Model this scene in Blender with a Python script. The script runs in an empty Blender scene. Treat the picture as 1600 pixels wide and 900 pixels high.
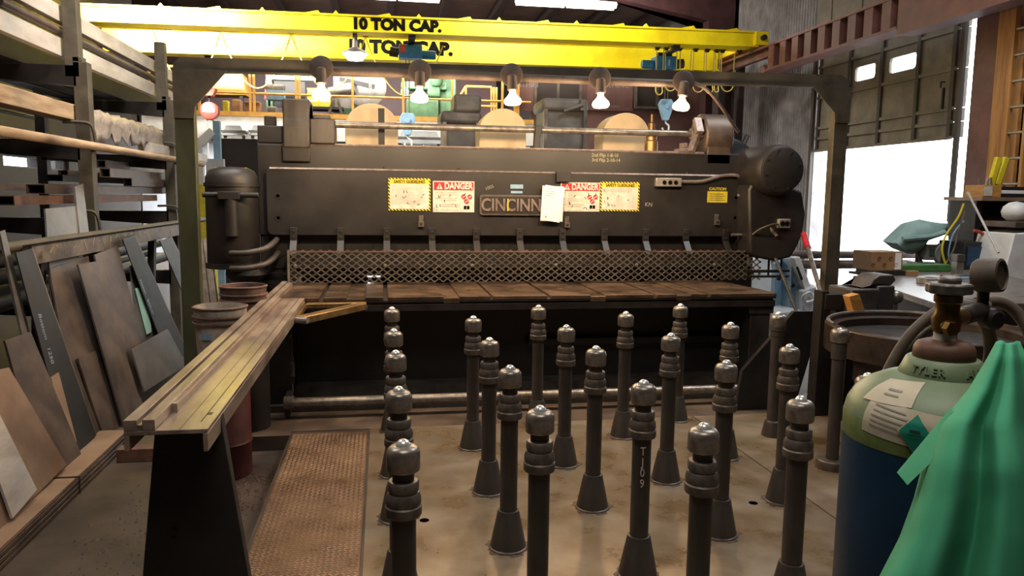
import bpy, bmesh, math, random
from mathutils import Vector, Matrix
random.seed(7)
SC = bpy.context.scene
COL = SC.collection

# ------------------------------------------------------------------ camera, world, exposure, large lights
F, PITCH, ROLL, YAW, EYE = 1200.0, math.radians(6.9), 0.012, math.atan(203/1200), 1.60
_fw = Vector((math.sin(YAW)*math.cos(PITCH), math.cos(YAW)*math.cos(PITCH), -math.sin(PITCH)))
_r0 = Vector((math.cos(YAW), -math.sin(YAW), 0)); _u0 = _r0.cross(_fw)
_R = _r0*math.cos(ROLL) + _u0*math.sin(ROLL); _U = _u0*math.cos(ROLL) - _r0*math.sin(ROLL)
CAMP = Vector((0, 0, EYE))
cam = bpy.data.objects.new('camera', bpy.data.cameras.new('camera')); COL.objects.link(cam)
cam.data.sensor_width = 36.0; cam.data.lens = 36.0*F/1600; cam.data.clip_end = 200; cam.data.clip_start = 0.05
cam.matrix_world = Matrix.Translation(CAMP) @ Matrix((_R, _U, -_fw)).transposed().to_4x4()
SC.camera = cam

SC.view_settings.view_transform = 'Standard'; SC.view_settings.look = 'None'
SC.view_settings.gamma = 1.0; SC.view_settings.use_curve_mapping = False
SC.view_settings.exposure = 0.1

W = bpy.data.worlds.new('daylight'); SC.world = W; W.use_nodes = True
W.node_tree.nodes['Background'].inputs[0].default_value = (0.90, 0.95, 1.0, 1)
W.node_tree.nodes['Background'].inputs[1].default_value = 8.0

def light(name, kind, loc, target, power, color, size=1.0, sy=None, spread=180):
    d = bpy.data.lights.new(name, kind); d.energy = power; d.color = color
    if kind == 'AREA':
        d.shape = 'RECTANGLE'; d.size = size; d.size_y = sy or size; d.spread = math.radians(spread)
    else:
        d.shadow_soft_size = size
    o = bpy.data.objects.new(name, d); COL.objects.link(o); o.location = loc
    v = Vector(target) - Vector(loc)
    o.rotation_euler = v.to_track_quat('-Z', 'Y').to_euler()
    return o
COOL, NEUT, WARM = (0.93, 0.97, 1.0), (1.0, 0.93, 0.84), (1.0, 0.72, 0.44)
# area lights added at ceiling height to fill the bay, mostly without fittings
light('bay_fill_light', 'AREA', (0.3, 0.6, 6.0), (0.3, 1.2, 0), 150, NEUT, 3.0, 2.4)
light('bay_fill_light', 'AREA', (-2.6, 5.0, 6.1), (-2.8, 5.6, 0), 150, NEUT, 2.4, 1.2)
light('bay_fill_light', 'AREA', (4.6, 5.6, 6.1), (4.6, 5.8, 0), 200, COOL, 2.4, 1.6)
light('bay_fill_light', 'AREA', (3.6, 17.0, 6.1), (3.6, 17.2, 0), 200, NEUT, 2.6, 0.6)
light('roof_fill_light', 'AREA', (1.2, 16.0, 5.2), (1.2, 17.5, 9), 320, NEUT, 9.0, 0.8)  # unseen upward fill, added to brighten the roof deck
light('bay_fill_light', 'AREA', (-4.4, 12.0, 5.4), (-2.8, 15.0, 4.1), 760, (1, .97, .9), 1.4, 0.5, 75)  # unseen lamp inferred from the overbright left end of the girders
light('bay_fill_light', 'AREA', (-.6, 6.2, 5.9), (-2.5, 7.4, 2.6), 75, NEUT, 1.4, 1.4, 80)
light('bay_fill_light', 'AREA', (2.6, 11.9, 5.9), (2.4, 14.4, 4.2), 260, (1, .95, .85), 1.6, 0.5)
light('mezzanine_light', 'AREA', (-.5, 18.2, 5.9), (-.5, 19.0, 3), 250, NEUT, 6.0, 1.0)
light('under_deck_light', 'AREA', (-1.6, 20.2, 2.95), (-1.6, 20.2, 0), 1500, COOL, 6.0, 1.6)
light('bay_fill_light', 'AREA', (-.6, 15.9, 6.0), (-.6, 17.5, 3.0), 220, NEUT, 5.0, .5)

# ------------------------------------------------------------------ survey helpers: a line of sight cut with a known plane
def _ray(x, y): return _fw + _R*((x-800)/F) + _U*((450-y)/F)
def pX(x, y, X): d = _ray(x, y); return CAMP + d*(X/d.x)
def pY(x, y, Y): d = _ray(x, y); return CAMP + d*(Y/d.y)
def pZ(x, y, Z): d = _ray(x, y); return CAMP + d*((Z-EYE)/d.z)

# ------------------------------------------------------------------ mesh building
class MB:
    def __init__(s): s.v = []; s.f = []; s.m = []
    def add(s, vs, fs, mi=0):
        n = len(s.v); s.v += [tuple(v) for v in vs]
        s.f += [tuple(i+n for i in f) for f in fs]; s.m += [mi]*len(fs); return s
    def box(s, x0, x1, y0, y1, z0, z1, mi=0, M=None):
        vs = [Vector((x, y, z)) for z in (z0, z1) for y in (y0, y1) for x in (x0, x1)]
        if M is not None: vs = [M @ v for v in vs]
        return s.add(vs, [(0,2,3,1),(4,5,7,6),(0,1,5,4),(2,6,7,3),(0,4,6,2),(1,3,7,5)], mi)
    def bar(s, a, b, w, h, up=(0,0,1), mi=0):
        a, b = Vector(a), Vector(b); d = (b-a); L = d.length; d.normalize()
        up = Vector(up)
        if abs(d.dot(up)) > .98: up = Vector((1,0,0))
        sd = d.cross(up).normalized(); u2 = sd.cross(d)
        M = Matrix((sd, d, u2)).transposed().to_4x4(); M.translation = a
        return s.box(-w/2, w/2, 0, L, -h/2, h/2, mi, M)
    def hull(s, bottom, top, mi=0):           # two equal loops of points -> closed solid
        n = len(bottom); vs = list(bottom)+list(top)
        fs = [tuple(range(n))[::-1], tuple(range(n, 2*n))] + [(i, (i+1)%n, n+(i+1)%n, n+i) for i in range(n)]
        return s.add(vs, fs, mi)
    def prism(s, pts, ax, a, b, mi=0):         # polygon in the plane across axis ax, from a to b
        def P(p, t):
            return Vector((t, p[0], p[1])) if ax == 'x' else Vector((p[0], t, p[1])) if ax == 'y' else Vector((p[0], p[1], t))
        return s.hull([P(p, a) for p in pts], [P(p, b) for p in pts], mi)
    def slab(s, quad, n, t, mi=0):
        n = Vector(n).normalized()*t
        return s.hull([Vector(q) for q in quad], [Vector(q)+n for q in quad], mi)
    def lathe(s, prof, c=(0,0,0), axis='z', seg=24, mi=0, dirv=None, cap=True):  # prof: (radius, height) bottom to top
        c = Vector(c)
        if dirv is None: dirv = {'z': (0,0,1), 'y': (0,1,0), 'x': (1,0,0), '-y': (0,-1,0), '-x': (-1,0,0)}[axis]
        q = Vector((0,0,1)).rotation_difference(Vector(dirv).normalized())
        vs = []; fs = []; n = len(prof)
        for r, h in prof:
            for k in range(seg):
                a = 2*math.pi*k/seg; vs.append(c + q @ Vector((r*math.cos(a), r*math.sin(a), h)))
        for i in range(n-1):
            for k in range(seg):
                k2 = (k+1)%seg; fs.append((i*seg+k, i*seg+k2, (i+1)*seg+k2, (i+1)*seg+k))
        if prof[0] == prof[-1]: cap = False
        if cap and prof[0][0] > 1e-5: fs.append(tuple(range(seg))[::-1])
        if cap and prof[-1][0] > 1e-5: fs.append(tuple((n-1)*seg+k for k in range(seg)))
        return s.add(vs, fs, mi)
    def cyl(s, a, b, r, r2=None, seg=20, mi=0):
        a, b = Vector(a), Vector(b)
        return s.lathe([(r, 0), (r if r2 is None else r2, (b-a).length)], a, seg=seg, mi=mi, dirv=b-a)
    def tube(s, pts, r, seg=10, mi=0, smooth=0):
        pts = [Vector(p) for p in pts]
        if smooth:
            out = []
            for i in range(len(pts)-1):
                p0, p1, p2, p3 = pts[max(i-1,0)], pts[i], pts[i+1], pts[min(i+2,len(pts)-1)]
                for k in range(smooth):
                    t = k/smooth
                    out.append(.5*((2*p1)+(p2-p0)*t+(2*p0-5*p1+4*p2-p3)*t*t+(3*p1-p0-3*p2+p3)*t**3))
            pts = out+[pts[-1]]
        n = len(pts); vs = []; fs = []; d = (pts[1]-pts[0]).normalized()
        u = d.orthogonal().normalized()
        for i, p in enumerate(pts):
            d = (pts[min(i+1,n-1)]-pts[max(i-1,0)]).normalized()
            u = (u - d*u.dot(d)).normalized(); w = d.cross(u)
            for k in range(seg):
                a = 2*math.pi*k/seg; vs.append(p + (u*math.cos(a)+w*math.sin(a))*r)
        for i in range(n-1):
            for k in range(seg):
                k2 = (k+1)%seg; fs.append((i*seg+k, i*seg+k2, (i+1)*seg+k2, (i+1)*seg+k))
        fs.append(tuple(range(seg))[::-1]); fs.append(tuple((n-1)*seg+k for k in range(seg)))
        return s.add(vs, fs, mi)
    def hexnut(s, c, axis, r, h, mi=0): return s.lathe([(r,0),(r,h)], c, axis, 6, mi)
    def sphere(s, c, r, seg=16, rings=8, sz=1.0, mi=0):
        pr = [(max(r*math.sin(math.pi*i/rings), 1e-6), -r*sz*math.cos(math.pi*i/rings)) for i in range(rings+1)]
        return s.lathe(pr, c, 'z', seg, mi)
    def ringbox(s, x0, x1, z0, z1, t, y0, y1, mi=0):   # rectangular frame in the XZ plane
        s.box(x0, x1, y0, y1, z0, z0+t, mi); s.box(x0, x1, y0, y1, z1-t, z1, mi)
        s.box(x0, x0+t, y0, y1, z0+t, z1-t, mi); return s.box(x1-t, x1, y0, y1, z0+t, z1-t, mi)

ORG = {}
def finish(o, bevel=0, smooth=40):
    me = o.data
    bm = bmesh.new(); bm.from_mesh(me); bmesh.ops.recalc_face_normals(bm, faces=bm.faces); bm.to_mesh(me); bm.free()
    if smooth:
        me.shade_smooth(); me.set_sharp_from_angle(angle=math.radians(smooth))
    if bevel:
        b = o.modifiers.new('soft_edge', 'BEVEL'); b.width = bevel; b.segments = 2; b.limit_method = 'ANGLE'; b.angle_limit = math.radians(50)
def build(name, mb, mats, parent=None, bevel=0, smooth=40, loc=None):
    """one mesh object; coordinates are world metres unless the parent carries its own frame"""
    org = ORG.get(parent, Vector()) if parent else Vector(loc or (0,0,0))
    me = bpy.data.meshes.new(name)
    me.from_pydata([Vector(v)-org for v in mb.v], [], mb.f)
    mats = mats if isinstance(mats, (list, tuple)) else [mats]
    for m in mats: me.materials.append(m)
    if len(mats) > 1: me.polygons.foreach_set('material_index', mb.m)
    o = bpy.data.objects.new(name, me); COL.objects.link(o)
    if parent: o.parent = parent
    else: o.location = org
    ORG[o] = org
    finish(o, bevel, smooth)
    return o
def tag(o, label=None, cat=None, group=None, kind=None):
    if label: o['label'] = label
    if cat: o['category'] = cat
    if group: o['group'] = group
    if kind: o['kind'] = kind
    return o
def thing(name, label, cat, loc=(0,0,0), group=None):
    o = bpy.data.objects.new(name, None); COL.objects.link(o); o.location = loc; o.empty_display_size = .1
    ORG[o] = Vector(loc); return tag(o, label, cat, group)
def struct(name, mb, mats, parent=None, bevel=0, smooth=40):
    o = build(name, mb, mats, parent, bevel, smooth)
    if not parent: o['kind'] = 'structure'
    return o
def solo(name, label, cat, mb, mats, group=None, bevel=0, smooth=40, loc=None, kind=None):
    return tag(build(name, mb, mats, None, bevel, smooth, loc), label, cat, group, kind)
def copy_tree(o, parent=None):
    c = o.copy(); COL.objects.link(c)
    if parent: c.parent = parent
    ORG[c] = ORG.get(o, Vector())
    for ch in list(o.children): copy_tree(ch, c)
    return c
def text_mb(txt, size, M, depth=.002, bold=0.0, mi=0, space=1.0, align='CENTER'):
    cu = bpy.data.curves.new('lettering', 'FONT'); cu.body = txt; cu.size = size; cu.extrude = depth; cu.offset = bold
    cu.align_x = align; cu.align_y = 'CENTER'; cu.space_character = space; cu.resolution_u = 3
    o = bpy.data.objects.new('lettering', cu); COL.objects.link(o)
    bpy.context.view_layer.update()
    me = o.evaluated_get(bpy.context.evaluated_depsgraph_get()).to_mesh()
    mb = MB(); mb.add([M @ v.co for v in me.vertices], [tuple(p.vertices) for p in me.polygons], mi)
    o.to_mesh_clear(); bpy.data.objects.remove(o); bpy.data.curves.remove(cu)
    return mb
def face_front(x, y, z, roll=0, sx=1.0):   # text frame standing in the XZ plane, read from -Y
    return Matrix.Translation((x, y, z)) @ Matrix.Rotation(math.pi/2, 4, 'X') @ Matrix.Rotation(roll, 4, 'Z') @ Matrix.Diagonal((sx,1,1,1))

# ------------------------------------------------------------------ materials
def lin(h):
    h = h.lstrip('#'); c = [int(h[i:i+2], 16)/255 for i in (0,2,4)]
    return tuple(x/12.92 if x <= .04045 else ((x+.055)/1.055)**2.4 for x in c)
def mat(name, c1, c2=None, rough=.5, metal=0.0, scale=5.0, bump=0.0, stretch=(1,1,1), rvar=.12, detail=6, emit=None, estr=0, spec=.5):
    m = bpy.data.materials.new(name); m.use_nodes = True; nt = m.node_tree; b = nt.nodes['Principled BSDF']
    a = lin(c1); c = lin(c2) if c2 else tuple(x*.72 for x in a)
    tc = nt.nodes.new('ShaderNodeTexCoord'); mp = nt.nodes.new('ShaderNodeMapping'); nz = nt.nodes.new('ShaderNodeTexNoise')
    mp.inputs['Scale'].default_value = stretch; nz.inputs['Scale'].default_value = scale; nz.inputs['Detail'].default_value = detail; nz.inputs['Roughness'].default_value = .62
    nt.links.new(tc.outputs['Object'], mp.inputs[0]); nt.links.new(mp.outputs[0], nz.inputs['Vector'])
    cr = nt.nodes.new('ShaderNodeValToRGB'); cr.color_ramp.elements[0].position = .36; cr.color_ramp.elements[1].position = .64
    cr.color_ramp.elements[0].color = (*c, 1); cr.color_ramp.elements[1].color = (*a, 1)
    nt.links.new(nz.outputs['Fac'], cr.inputs[0]); nt.links.new(cr.outputs[0], b.inputs['Base Color'])
    mr = nt.nodes.new('ShaderNodeMapRange'); mr.inputs[3].default_value = max(rough-rvar, .03); mr.inputs[4].default_value = min(rough+rvar, 1)
    nt.links.new(nz.outputs['Fac'], mr.inputs[0]); nt.links.new(mr.outputs[0], b.inputs['Roughness'])
    b.inputs['Metallic'].default_value = metal; b.inputs['Specular IOR Level'].default_value = spec
    if bump:
        n2 = nt.nodes.new('ShaderNodeTexNoise'); n2.inputs['Scale'].default_value = scale*7; n2.inputs['Detail'].default_value = 5
        bp = nt.nodes.new('ShaderNodeBump'); bp.inputs['Strength'].default_value = bump; bp.inputs['Distance'].default_value = .01
        nt.links.new(mp.outputs[0], n2.inputs['Vector']); nt.links.new(n2.outputs['Fac'], bp.inputs['Height']); nt.links.new(bp.outputs[0], b.inputs['Normal'])
    if emit:
        b.inputs['Emission Color'].default_value = (*lin(emit), 1); b.inputs['Emission Strength'].default_value = estr
    return m
def stripe_mat(name, c1, c2, pitch):
    m = mat(name, c1, rough=.5); nt = m.node_tree; b = nt.nodes['Principled BSDF']
    tc = nt.nodes.new('ShaderNodeTexCoord'); sx = nt.nodes.new('ShaderNodeSeparateXYZ'); nt.links.new(tc.outputs['Object'], sx.inputs[0])
    def mth(op, a, bb):
        n = nt.nodes.new('ShaderNodeMath'); n.operation = op
        for i, q in enumerate((a, bb)):
            if isinstance(q, (int, float)): n.inputs[i].default_value = q
            else: nt.links.new(q, n.inputs[i])
        return n.outputs[0]
    s = mth('GREATER_THAN', mth('FRACT', mth('MULTIPLY', mth('ADD', sx.outputs[0], sx.outputs[2]), 1/pitch), 0), .5)
    mx = nt.nodes.new('ShaderNodeMix'); mx.data_type = 'RGBA'
    mx.inputs[6].default_value = (*lin(c1), 1); mx.inputs[7].default_value = (*lin(c2), 1)
    nt.links.new(s, mx.inputs[0]); nt.links.new(mx.outputs[2], b.inputs['Base Color'])
    return m
def glow(name, c, strength):
    return mat(name, c, c, rough=.4, emit=c, estr=strength)

m_conc = mat('shop_concrete', '4e4138', '322823', rough=.58, scale=2.2, bump=.12, detail=9)
m_plate = mat('worn_floor_plate', '9a8d7c', '7a6448', rough=.3, metal=.4, scale=2.6, bump=.06, detail=11, rvar=.16)
m_checker = mat('checker_plate_steel', '84694f', '624b3a', rough=.4, metal=.4, scale=3.5)
m_black = mat('black_machine_paint', '2a2625', '1f1c1b', rough=.46, scale=2.5, bump=.04, detail=9)
m_black2 = mat('dark_machine_paint', '272220', '1c1817', rough=.5, scale=4)
m_dark = mat('oily_black_steel', '231f1d', '171413', rough=.55, scale=6)
m_steel = mat('bare_steel', '9a948e', '77706a', rough=.34, metal=.5, scale=8)
m_bright = mat('polished_ball_steel', 'f2f2ee', 'dcdad6', rough=.2, metal=.55, scale=20, rvar=.05)
m_cap = mat('worn_cap_steel', '948b81', '6c645b', rough=.33, metal=.55, scale=18, bump=.04)
m_pipe = mat('dark_post_pipe', '4a443e', '352e2a', rough=.5, metal=.15, scale=9, bump=.06, stretch=(1,1,.3))
m_coup = mat('cast_coupling', '665d55', '4a423b', rough=.46, metal=.25, scale=20, bump=.08)
m_table = mat('oiled_table_top', '806650', '40352e', rough=.33, metal=.45, scale=4, detail=9)
m_tedge = mat('table_edge_steel', '4c4541', '3a332f', rough=.45, metal=.5, scale=6)
m_arm = mat('machined_arm_steel', 'a59484', '76645a', rough=.37, metal=.25, scale=9, stretch=(1,.3,1), detail=9)
m_hole = mat('black_hole', '060505', '040404', rough=1, spec=0)
m_gold = mat('worn_bracket_steel', 'a08258', '6f5838', rough=.4, metal=.7, scale=9)
m_frame = mat('light_frame_paint', '544c3e', '3f382c', rough=.6, scale=6, bump=.06)
m_green = mat('green_post_paint', '45492f', '35341f', rough=.6, scale=5, bump=.06, stretch=(1,1,.4))
m_rust = mat('rusty_steel', '7d5a48', '54392d', rough=.6, metal=.2, scale=7)
m_brownst = mat('brown_mill_steel', '6d5d52', '4b3f38', rough=.5, metal=.4, scale=4, detail=9)
m_tan = mat('tan_plate', '9b7f68', '7f6653', rough=.5, metal=.2, scale=3)
m_greyst = mat('grey_sheet_steel', '7a746d', '5c5650', rough=.42, metal=.5, scale=4)
m_scr = mat('chipped_rail_steel', '857768', '574b42', rough=.5, metal=.4, scale=9, detail=9)
m_lite = mat('pale_galvanised', 'cbc2b8', 'a59c92', rough=.5, metal=.1, scale=6, stretch=(1,.3,1))
m_timber = mat('rough_timber', 'b59b7c', '8b7157', rough=.75, scale=6, stretch=(3,.35,3), bump=.1)
m_plank = mat('pine_plank', 'c08a4e', '9c6b38', rough=.6, scale=5, stretch=(3,3,.3))
m_plastic = mat('dirty_plastic_wrap', 'a89a8c', '7d6f63', rough=.4, scale=14)
m_yel = mat('crane_yellow', 'f2dc10', 'd8bf08', rough=.42, scale=2)
m_yelrail = mat('rail_yellow', 'e6b25c', 'cc9748', rough=.5, scale=5)
m_ink = mat('stencil_black', '0d0b09', '080706', rough=.8, spec=.1)
m_oxide = mat('red_oxide_paint', '7a5048', '603c36', rough=.55, scale=3)
m_oxdark = mat('dark_red_oxide', '45282a', '341d1f', rough=.6, scale=3)
m_mauve = mat('mauve_wall_board', '74534f', '5f4240', rough=.7, scale=2)
m_roof = mat('roof_deck', '7a645d', '604d47', rough=.7, scale=2)
m_purlin = mat('purlin_steel', '362a28', '2a201f', rough=.6, scale=3)
m_corr = mat('corrugated_grey', '9a9797', '787474', rough=.45, metal=.2, scale=3)
m_doorp = mat('door_panel_grey', '89816f', '6d6557', rough=.55, scale=2.5, bump=.03)
m_dstile = mat('door_stile', '4a423b', rough=.5, scale=5)
m_wallg = mat('dim_wall_lining', '332c28', '261f1b', rough=.8, scale=2)
m_white = mat('white_paint', 'e6e4df', 'd2cfc8', rough=.5, scale=4)
m_pwhite = mat('pale_wall_paint', 'c9ccce', 'b2b5b7', rough=.6, scale=2)
m_cream = mat('cream_cover', 'd8bd94', 'c9ab80', rough=.6, scale=3)
m_greym = mat('grey_machine_paint', '8b857e', '6f6962', rough=.5, scale=5)
m_lathe = mat('lathe_green', '6f9a72', '54785a', rough=.5, scale=4)
m_dgreen = mat('dark_green_paint', '3a5a40', rough=.5)
m_blue = mat('hoist_blue', '2a7fae', '1f6690', rough=.45, scale=6)
m_lblue = mat('pale_blue_paint', '8fb0c6', '7596ad', rough=.5, scale=6)
m_red = mat('sign_red', 'b3222c', '97202a', rough=.45, scale=20)
m_orange = mat('hoist_orange', 'c94f35', 'a8402b', rough=.5)
m_swhite = mat('sign_white', 'd9d2c6', 'bdb3a5', rough=.5, scale=14, detail=9)
m_print = mat('grey_print', '9a938a', rough=.7)
m_syel = mat('sign_yellow', 'd8c53a', 'b9a52c', rough=.5, scale=12)
m_hazard = stripe_mat('hazard_border', 'd8c22e', '211d14', .028)
m_chalk = mat('chalk_marks', 'b9ad7e', rough=.9)
m_chalkb = mat('pale_paint_marker', '8fa3b3', rough=.9)
m_paper = mat('white_paper', 'f0e9e6', 'e2dad6', rough=.8)
m_letter = mat('cast_letter', '8f8078', '6d5f58', rough=.4, metal=.3, scale=20)
m_alum = mat('aluminium_box', 'b5aca0', '958c80', rough=.4, metal=.6, scale=12)
m_rubber = mat('black_rubber', '2a2624', '1f1c1a', rough=.6, scale=10)
m_lug = mat('worn_tread_lug', 'd0b093', 'a98a6e', rough=.3, metal=.4, scale=6)
m_slabdk = mat('oily_concrete', '5c4d40', '3e332b', rough=.5, scale=3, bump=.06, detail=9)
m_fest = mat('festoon_yellow', 'e6cf66', rough=.5)
m_maroon = mat('maroon_drum_paint', '55231f', '3a1917', rough=.5, scale=5)
m_rstain = mat('rust_stain', '5e4330', '47311f', rough=.6, scale=22)
m_hose = mat('grey_hose', '6a5d52', '50453c', rough=.6, scale=12)
m_teal = mat('teal_grip', '2f8c9c', rough=.5)
m_bucket = mat('grubby_white_bucket', 'b3a99f', '7e736a', rough=.5, scale=9, detail=9)
m_bdark = mat('bucket_rim_dirt', '70564a', '4b3932', rough=.6, scale=14)
m_cylblue = mat('cylinder_blue', '15405e', '10304a', rough=.42, scale=4)
m_cylgreen = mat('cylinder_green', '77886a', '5f7050', rough=.48, scale=6, detail=8)
m_cylyel = mat('olive_band', '748247', '4c5c33', rough=.48, scale=14)
m_brass = mat('brass', '8a6a35', '6c5228', rough=.35, metal=.8, scale=20)
m_vise = mat('vise_grey', '5c5754', '45413f', rough=.5, metal=.2, scale=6)
m_cast = mat('cast_handwheel', '77726c', '5b5650', rough=.5, metal=.5, scale=20, bump=.1)
m_jacket = mat('green_welding_jacket', '4bad84', '3f9a72', rough=.85, scale=3, detail=5)
m_label = mat('paper_label', 'cfc4ae', 'b5a98f', rough=.6, scale=12)
m_dtext = mat('dark_print', '2c2824', rough=.7)
m_teals = mat('teal_hazard_diamond', '1f8f78', rough=.45)
m_card = mat('cardboard', 'a27a52', '8d6843', rough=.75, scale=6)
m_wood = mat('wood_block', 'c9924e', 'ab7637', rough=.6, scale=6, stretch=(1,1,4))
m_tarp = mat('grey_green_tarp', '93aea6', '7c9592', rough=.7, scale=5)
m_mint = mat('mint_glass_strip', '9fc6b8', '8cb3a5', rough=.4)
m_yfab = mat('yellow_sleeve', 'e0cd2a', 'c4b01d', rough=.6)
m_grn = mat('green_bar_paint', '4b7a3e', rough=.5)
m_skyw = mat('outside_ground', 'd8d8d6', 'c6c6c2', rough=.8)
m_tube = glow('fluorescent_tube', 'fff8f4', 9.0)
m_hb = glow('high_bay_lens', 'e8ecff', 10.0)
m_bulb = glow('frosted_flood_bulb', 'ffd9a0', 16.0)
m_brownbk = mat('brown_socket', '5f5046', '4a3d35', rough=.55, scale=9)
m_redp = mat('red_plastic', 'a2352c', '84291f', rough=.5)
m_swarf = mat('bright_swarf', 'a88f7c', '6f5745', rough=.4, metal=.6, scale=60)
# ================================================================== THE SETTING
FL = -0.10                                   # shop floor left of the raised machine slab
struct('floor', MB().box(-10, -0.62, -5, 25, FL-.2, FL), m_conc)
struct('floor_right', MB().box(-0.62, 8.0, -5, 25, FL-.2, -.006), m_conc)
struct('machine_slab', MB().box(-1.05, -0.62, 5.12, 8.2, FL, 0).box(-.62, 4.3, 5.2, 8.2, -.006, 0), m_slabdk, bevel=.008)
struct('ground_outside', MB().box(8.0, 60, -10, 60, -.3, -.03), m_skyw)
# right wall around the overhead door
wr = MB().box(8.0, 8.25, -5, 9.62, 0, 7).box(8.0, 8.25, 9.62, 13.58, 4.62, 7)
struct('wall_right', wr, m_oxdark)
wc = MB().box(8.06, 8.25, 13.58, 25, 0, 7)
for i in range(42):
    y = 13.62+i*.1; wc.prism([(8.06, y), (8.02, y+.02), (8.02, y+.055), (8.06, y+.075)], 'z', 0, 6.9)
struct('wall_right_corrugated', wc, m_corr, smooth=0)
lining = MB().box(7.96, 8.0, 9.62, 13.58, 4.62, 6.9)
for y in (10.4, 11.3, 12.2, 13.1): lining.box(7.94, 7.96, y-.015, y+.015, 4.62, 6.9)
struct('wall_right_lining', lining, m_doorp)
struct('wall_rear', MB().box(-10, 8.25, 24.2, 24.4, FL, 7), m_wallg)
struct('wall_front', MB().box(-10, 8.25, -5.2, -5, FL, 7), m_wallg)
wl = MB().box(-5.2, -5.0, -5, 11.4, FL, 7).box(-5.2, -5.0, 13.6, 17.4, FL, 7).box(-5.2, -5.0, 11.4, 13.6, FL, 1.9).box(-5.2, -5.0, 11.4, 13.6, 2.07, 7)
struct('wall_left', wl, m_wallg)
struct('wall_left_rear', MB().box(-7.2, -7.0, 17.4, 24.4, FL, 7).box(-7.0, -5.0, 17.3, 17.4, FL, 7), m_wallg)
wf = MB()
for y in (11.45, 12.6, 12.85, 13.55): wf.box(-5.15, -5.05, y-.05, y+.05, 1.9, 2.07)
wf.box(-5.15, -5.05, 11.4, 13.6, 1.9, 1.92).box(-5.15, -5.05, 11.4, 13.6, 2.05, 2.07)
m_glass = bpy.data.materials.new('clear_glass'); m_glass.use_nodes = True
gb = m_glass.node_tree.nodes['Principled BSDF']; gb.inputs['Transmission Weight'].default_value = 1; gb.inputs['Roughness'].default_value = 0; gb.inputs['IOR'].default_value = 1.1
w1 = struct('window_1', wf, m_purlin)
build('pane', MB().box(-5.11, -5.1, 11.42, 13.58, 1.91, 2.06), m_glass, w1)
struct('ceiling', MB().box(-10, 8.25, -5.2, 24.4, 6.6, 6.8), m_roof)
for i, x in enumerate((-5.4, -4.0, -2.6, -1.2, .2, 1.6, 3.0, 4.4, 5.8, 7.2)):
    struct('trim_%d' % (i+1), MB().box(x-.04, x+.04, 8, 24.2, 6.36, 6.6).box(x-.04, x+.14, 8, 24.2, 6.33, 6.37), m_purlin)
# tapered roof frame rafter and its column at the right
h = [pY(950, -6, 17.0), pY(1190, 52, 17.0), pY(1228, 62, 17.0)]
struct('beam_roof_frame', MB().prism([(h[0].x, h[0].z), (h[1].x, h[1].z), (7.95, h[2].z), (7.95, 6.6), (h[0].x-2.5, 6.6)], 'y', 17.0, 17.28), m_oxdark)
struct('column_roof_frame', MB().box(7.3, 7.9, 16.95, 17.0, 0, 5.6).box(7.3, 7.36, 17.0, 17.35, 0, 5.6).box(7.84, 7.9, 17.0, 17.35, 0, 5.6).box(7.3, 7.9, 17.33, 17.36, 0, 5.6), m_oxdark)
struct('column_wall_post', MB().box(7.0, 7.14, 15.6, 15.9, 0, 3.92).box(7.5, 7.62, 15.7, 15.9, 0, 4.6), m_purlin)
# board partition behind, with framed windows and faint sheathing print
struct('wall_partition', MB().box(3.4, 8.0, 17.8, 17.9, 0, 4.75), m_mauve)
for i, (xa, xb) in enumerate(((835, 908), (992, 1062))):
    a, b = pY(xa, 128, 17.76), pY(xb, 172, 17.76)
    wdw = struct('window_%d' % (i+2), MB().ringbox(a.x, b.x, b.z, a.z+.3, .06, 17.72, 17.8).box((a.x+b.x)/2-.03, (a.x+b.x)/2+.03, 17.73, 17.8, b.z, a.z+.3), m_greyst)
    build('pane', MB().box(a.x+.05, b.x-.05, 17.775, 17.795, b.z+.05, a.z+.27), m_purlin, wdw)
for xa, xb, yt, nm in ((812, 836, 128, 'ATHIN'), (918, 988, 128, 'SHEATHING')):
    a, b = pY(xa, yt, 17.75), pY(xb, 174, 17.75)
    bd = solo('sheathing_board', 'mauve sheathing board with %s on the rear partition' % ('only the letters ATHIN' if nm == 'ATHIN' else 'the word SHEATHING'),
              'board', MB().box(a.x, b.x, 17.76, 17.8, b.z, a.z+.35), m_mauve, group='printed sheathing boards')
    build('lettering', text_mb(nm, .17, face_front((a.x+b.x)/2, 17.757, a.z-.05), .002, .003), m_greym, bd)
    if nm != 'ATHIN': build('lettering', text_mb('SHEATHING', .09, face_front((a.x+b.x)/2, 17.757, b.z+.1), .002), m_greym, bd)
a = pY(818, 101, 17.75)
build('partition_lettering', text_mb('ZIP', .15, face_front(a.x+.2, 17.79, a.z), .004, .003), m_greym)['kind'] = 'structure'
# mezzanine across the back
struct('mezzanine_floor', MB().box(-6.9, 3.4, 17.5, 23.5, 3.02, 3.14), m_conc)
struct('trim_mezzanine_edge', MB().box(-4.95, 3.4, 17.42, 17.5, 3.2, 3.3), m_yelrail)
struct('beam_mezzanine', MB().box(-4.95, 3.4, 17.43, 17.49, 2.72, 3.2), m_white)
struct('wall_under_mezzanine', MB().box(-6.9, 3.4, 22.6, 22.75, FL, 3.0), m_pwhite)
for i, x in enumerate((-4.2, -1.55, 1.0, 3.25)):
    struct('column_mezzanine', MB().box(x-.08, x+.08, 17.48, 17.64, FL, 2.72), m_white)
struct('wall_mezzanine_rear', MB().box(-6.9, 3.4, 23.4, 23.5, 3.1, 6.6), m_oxdark)

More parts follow.
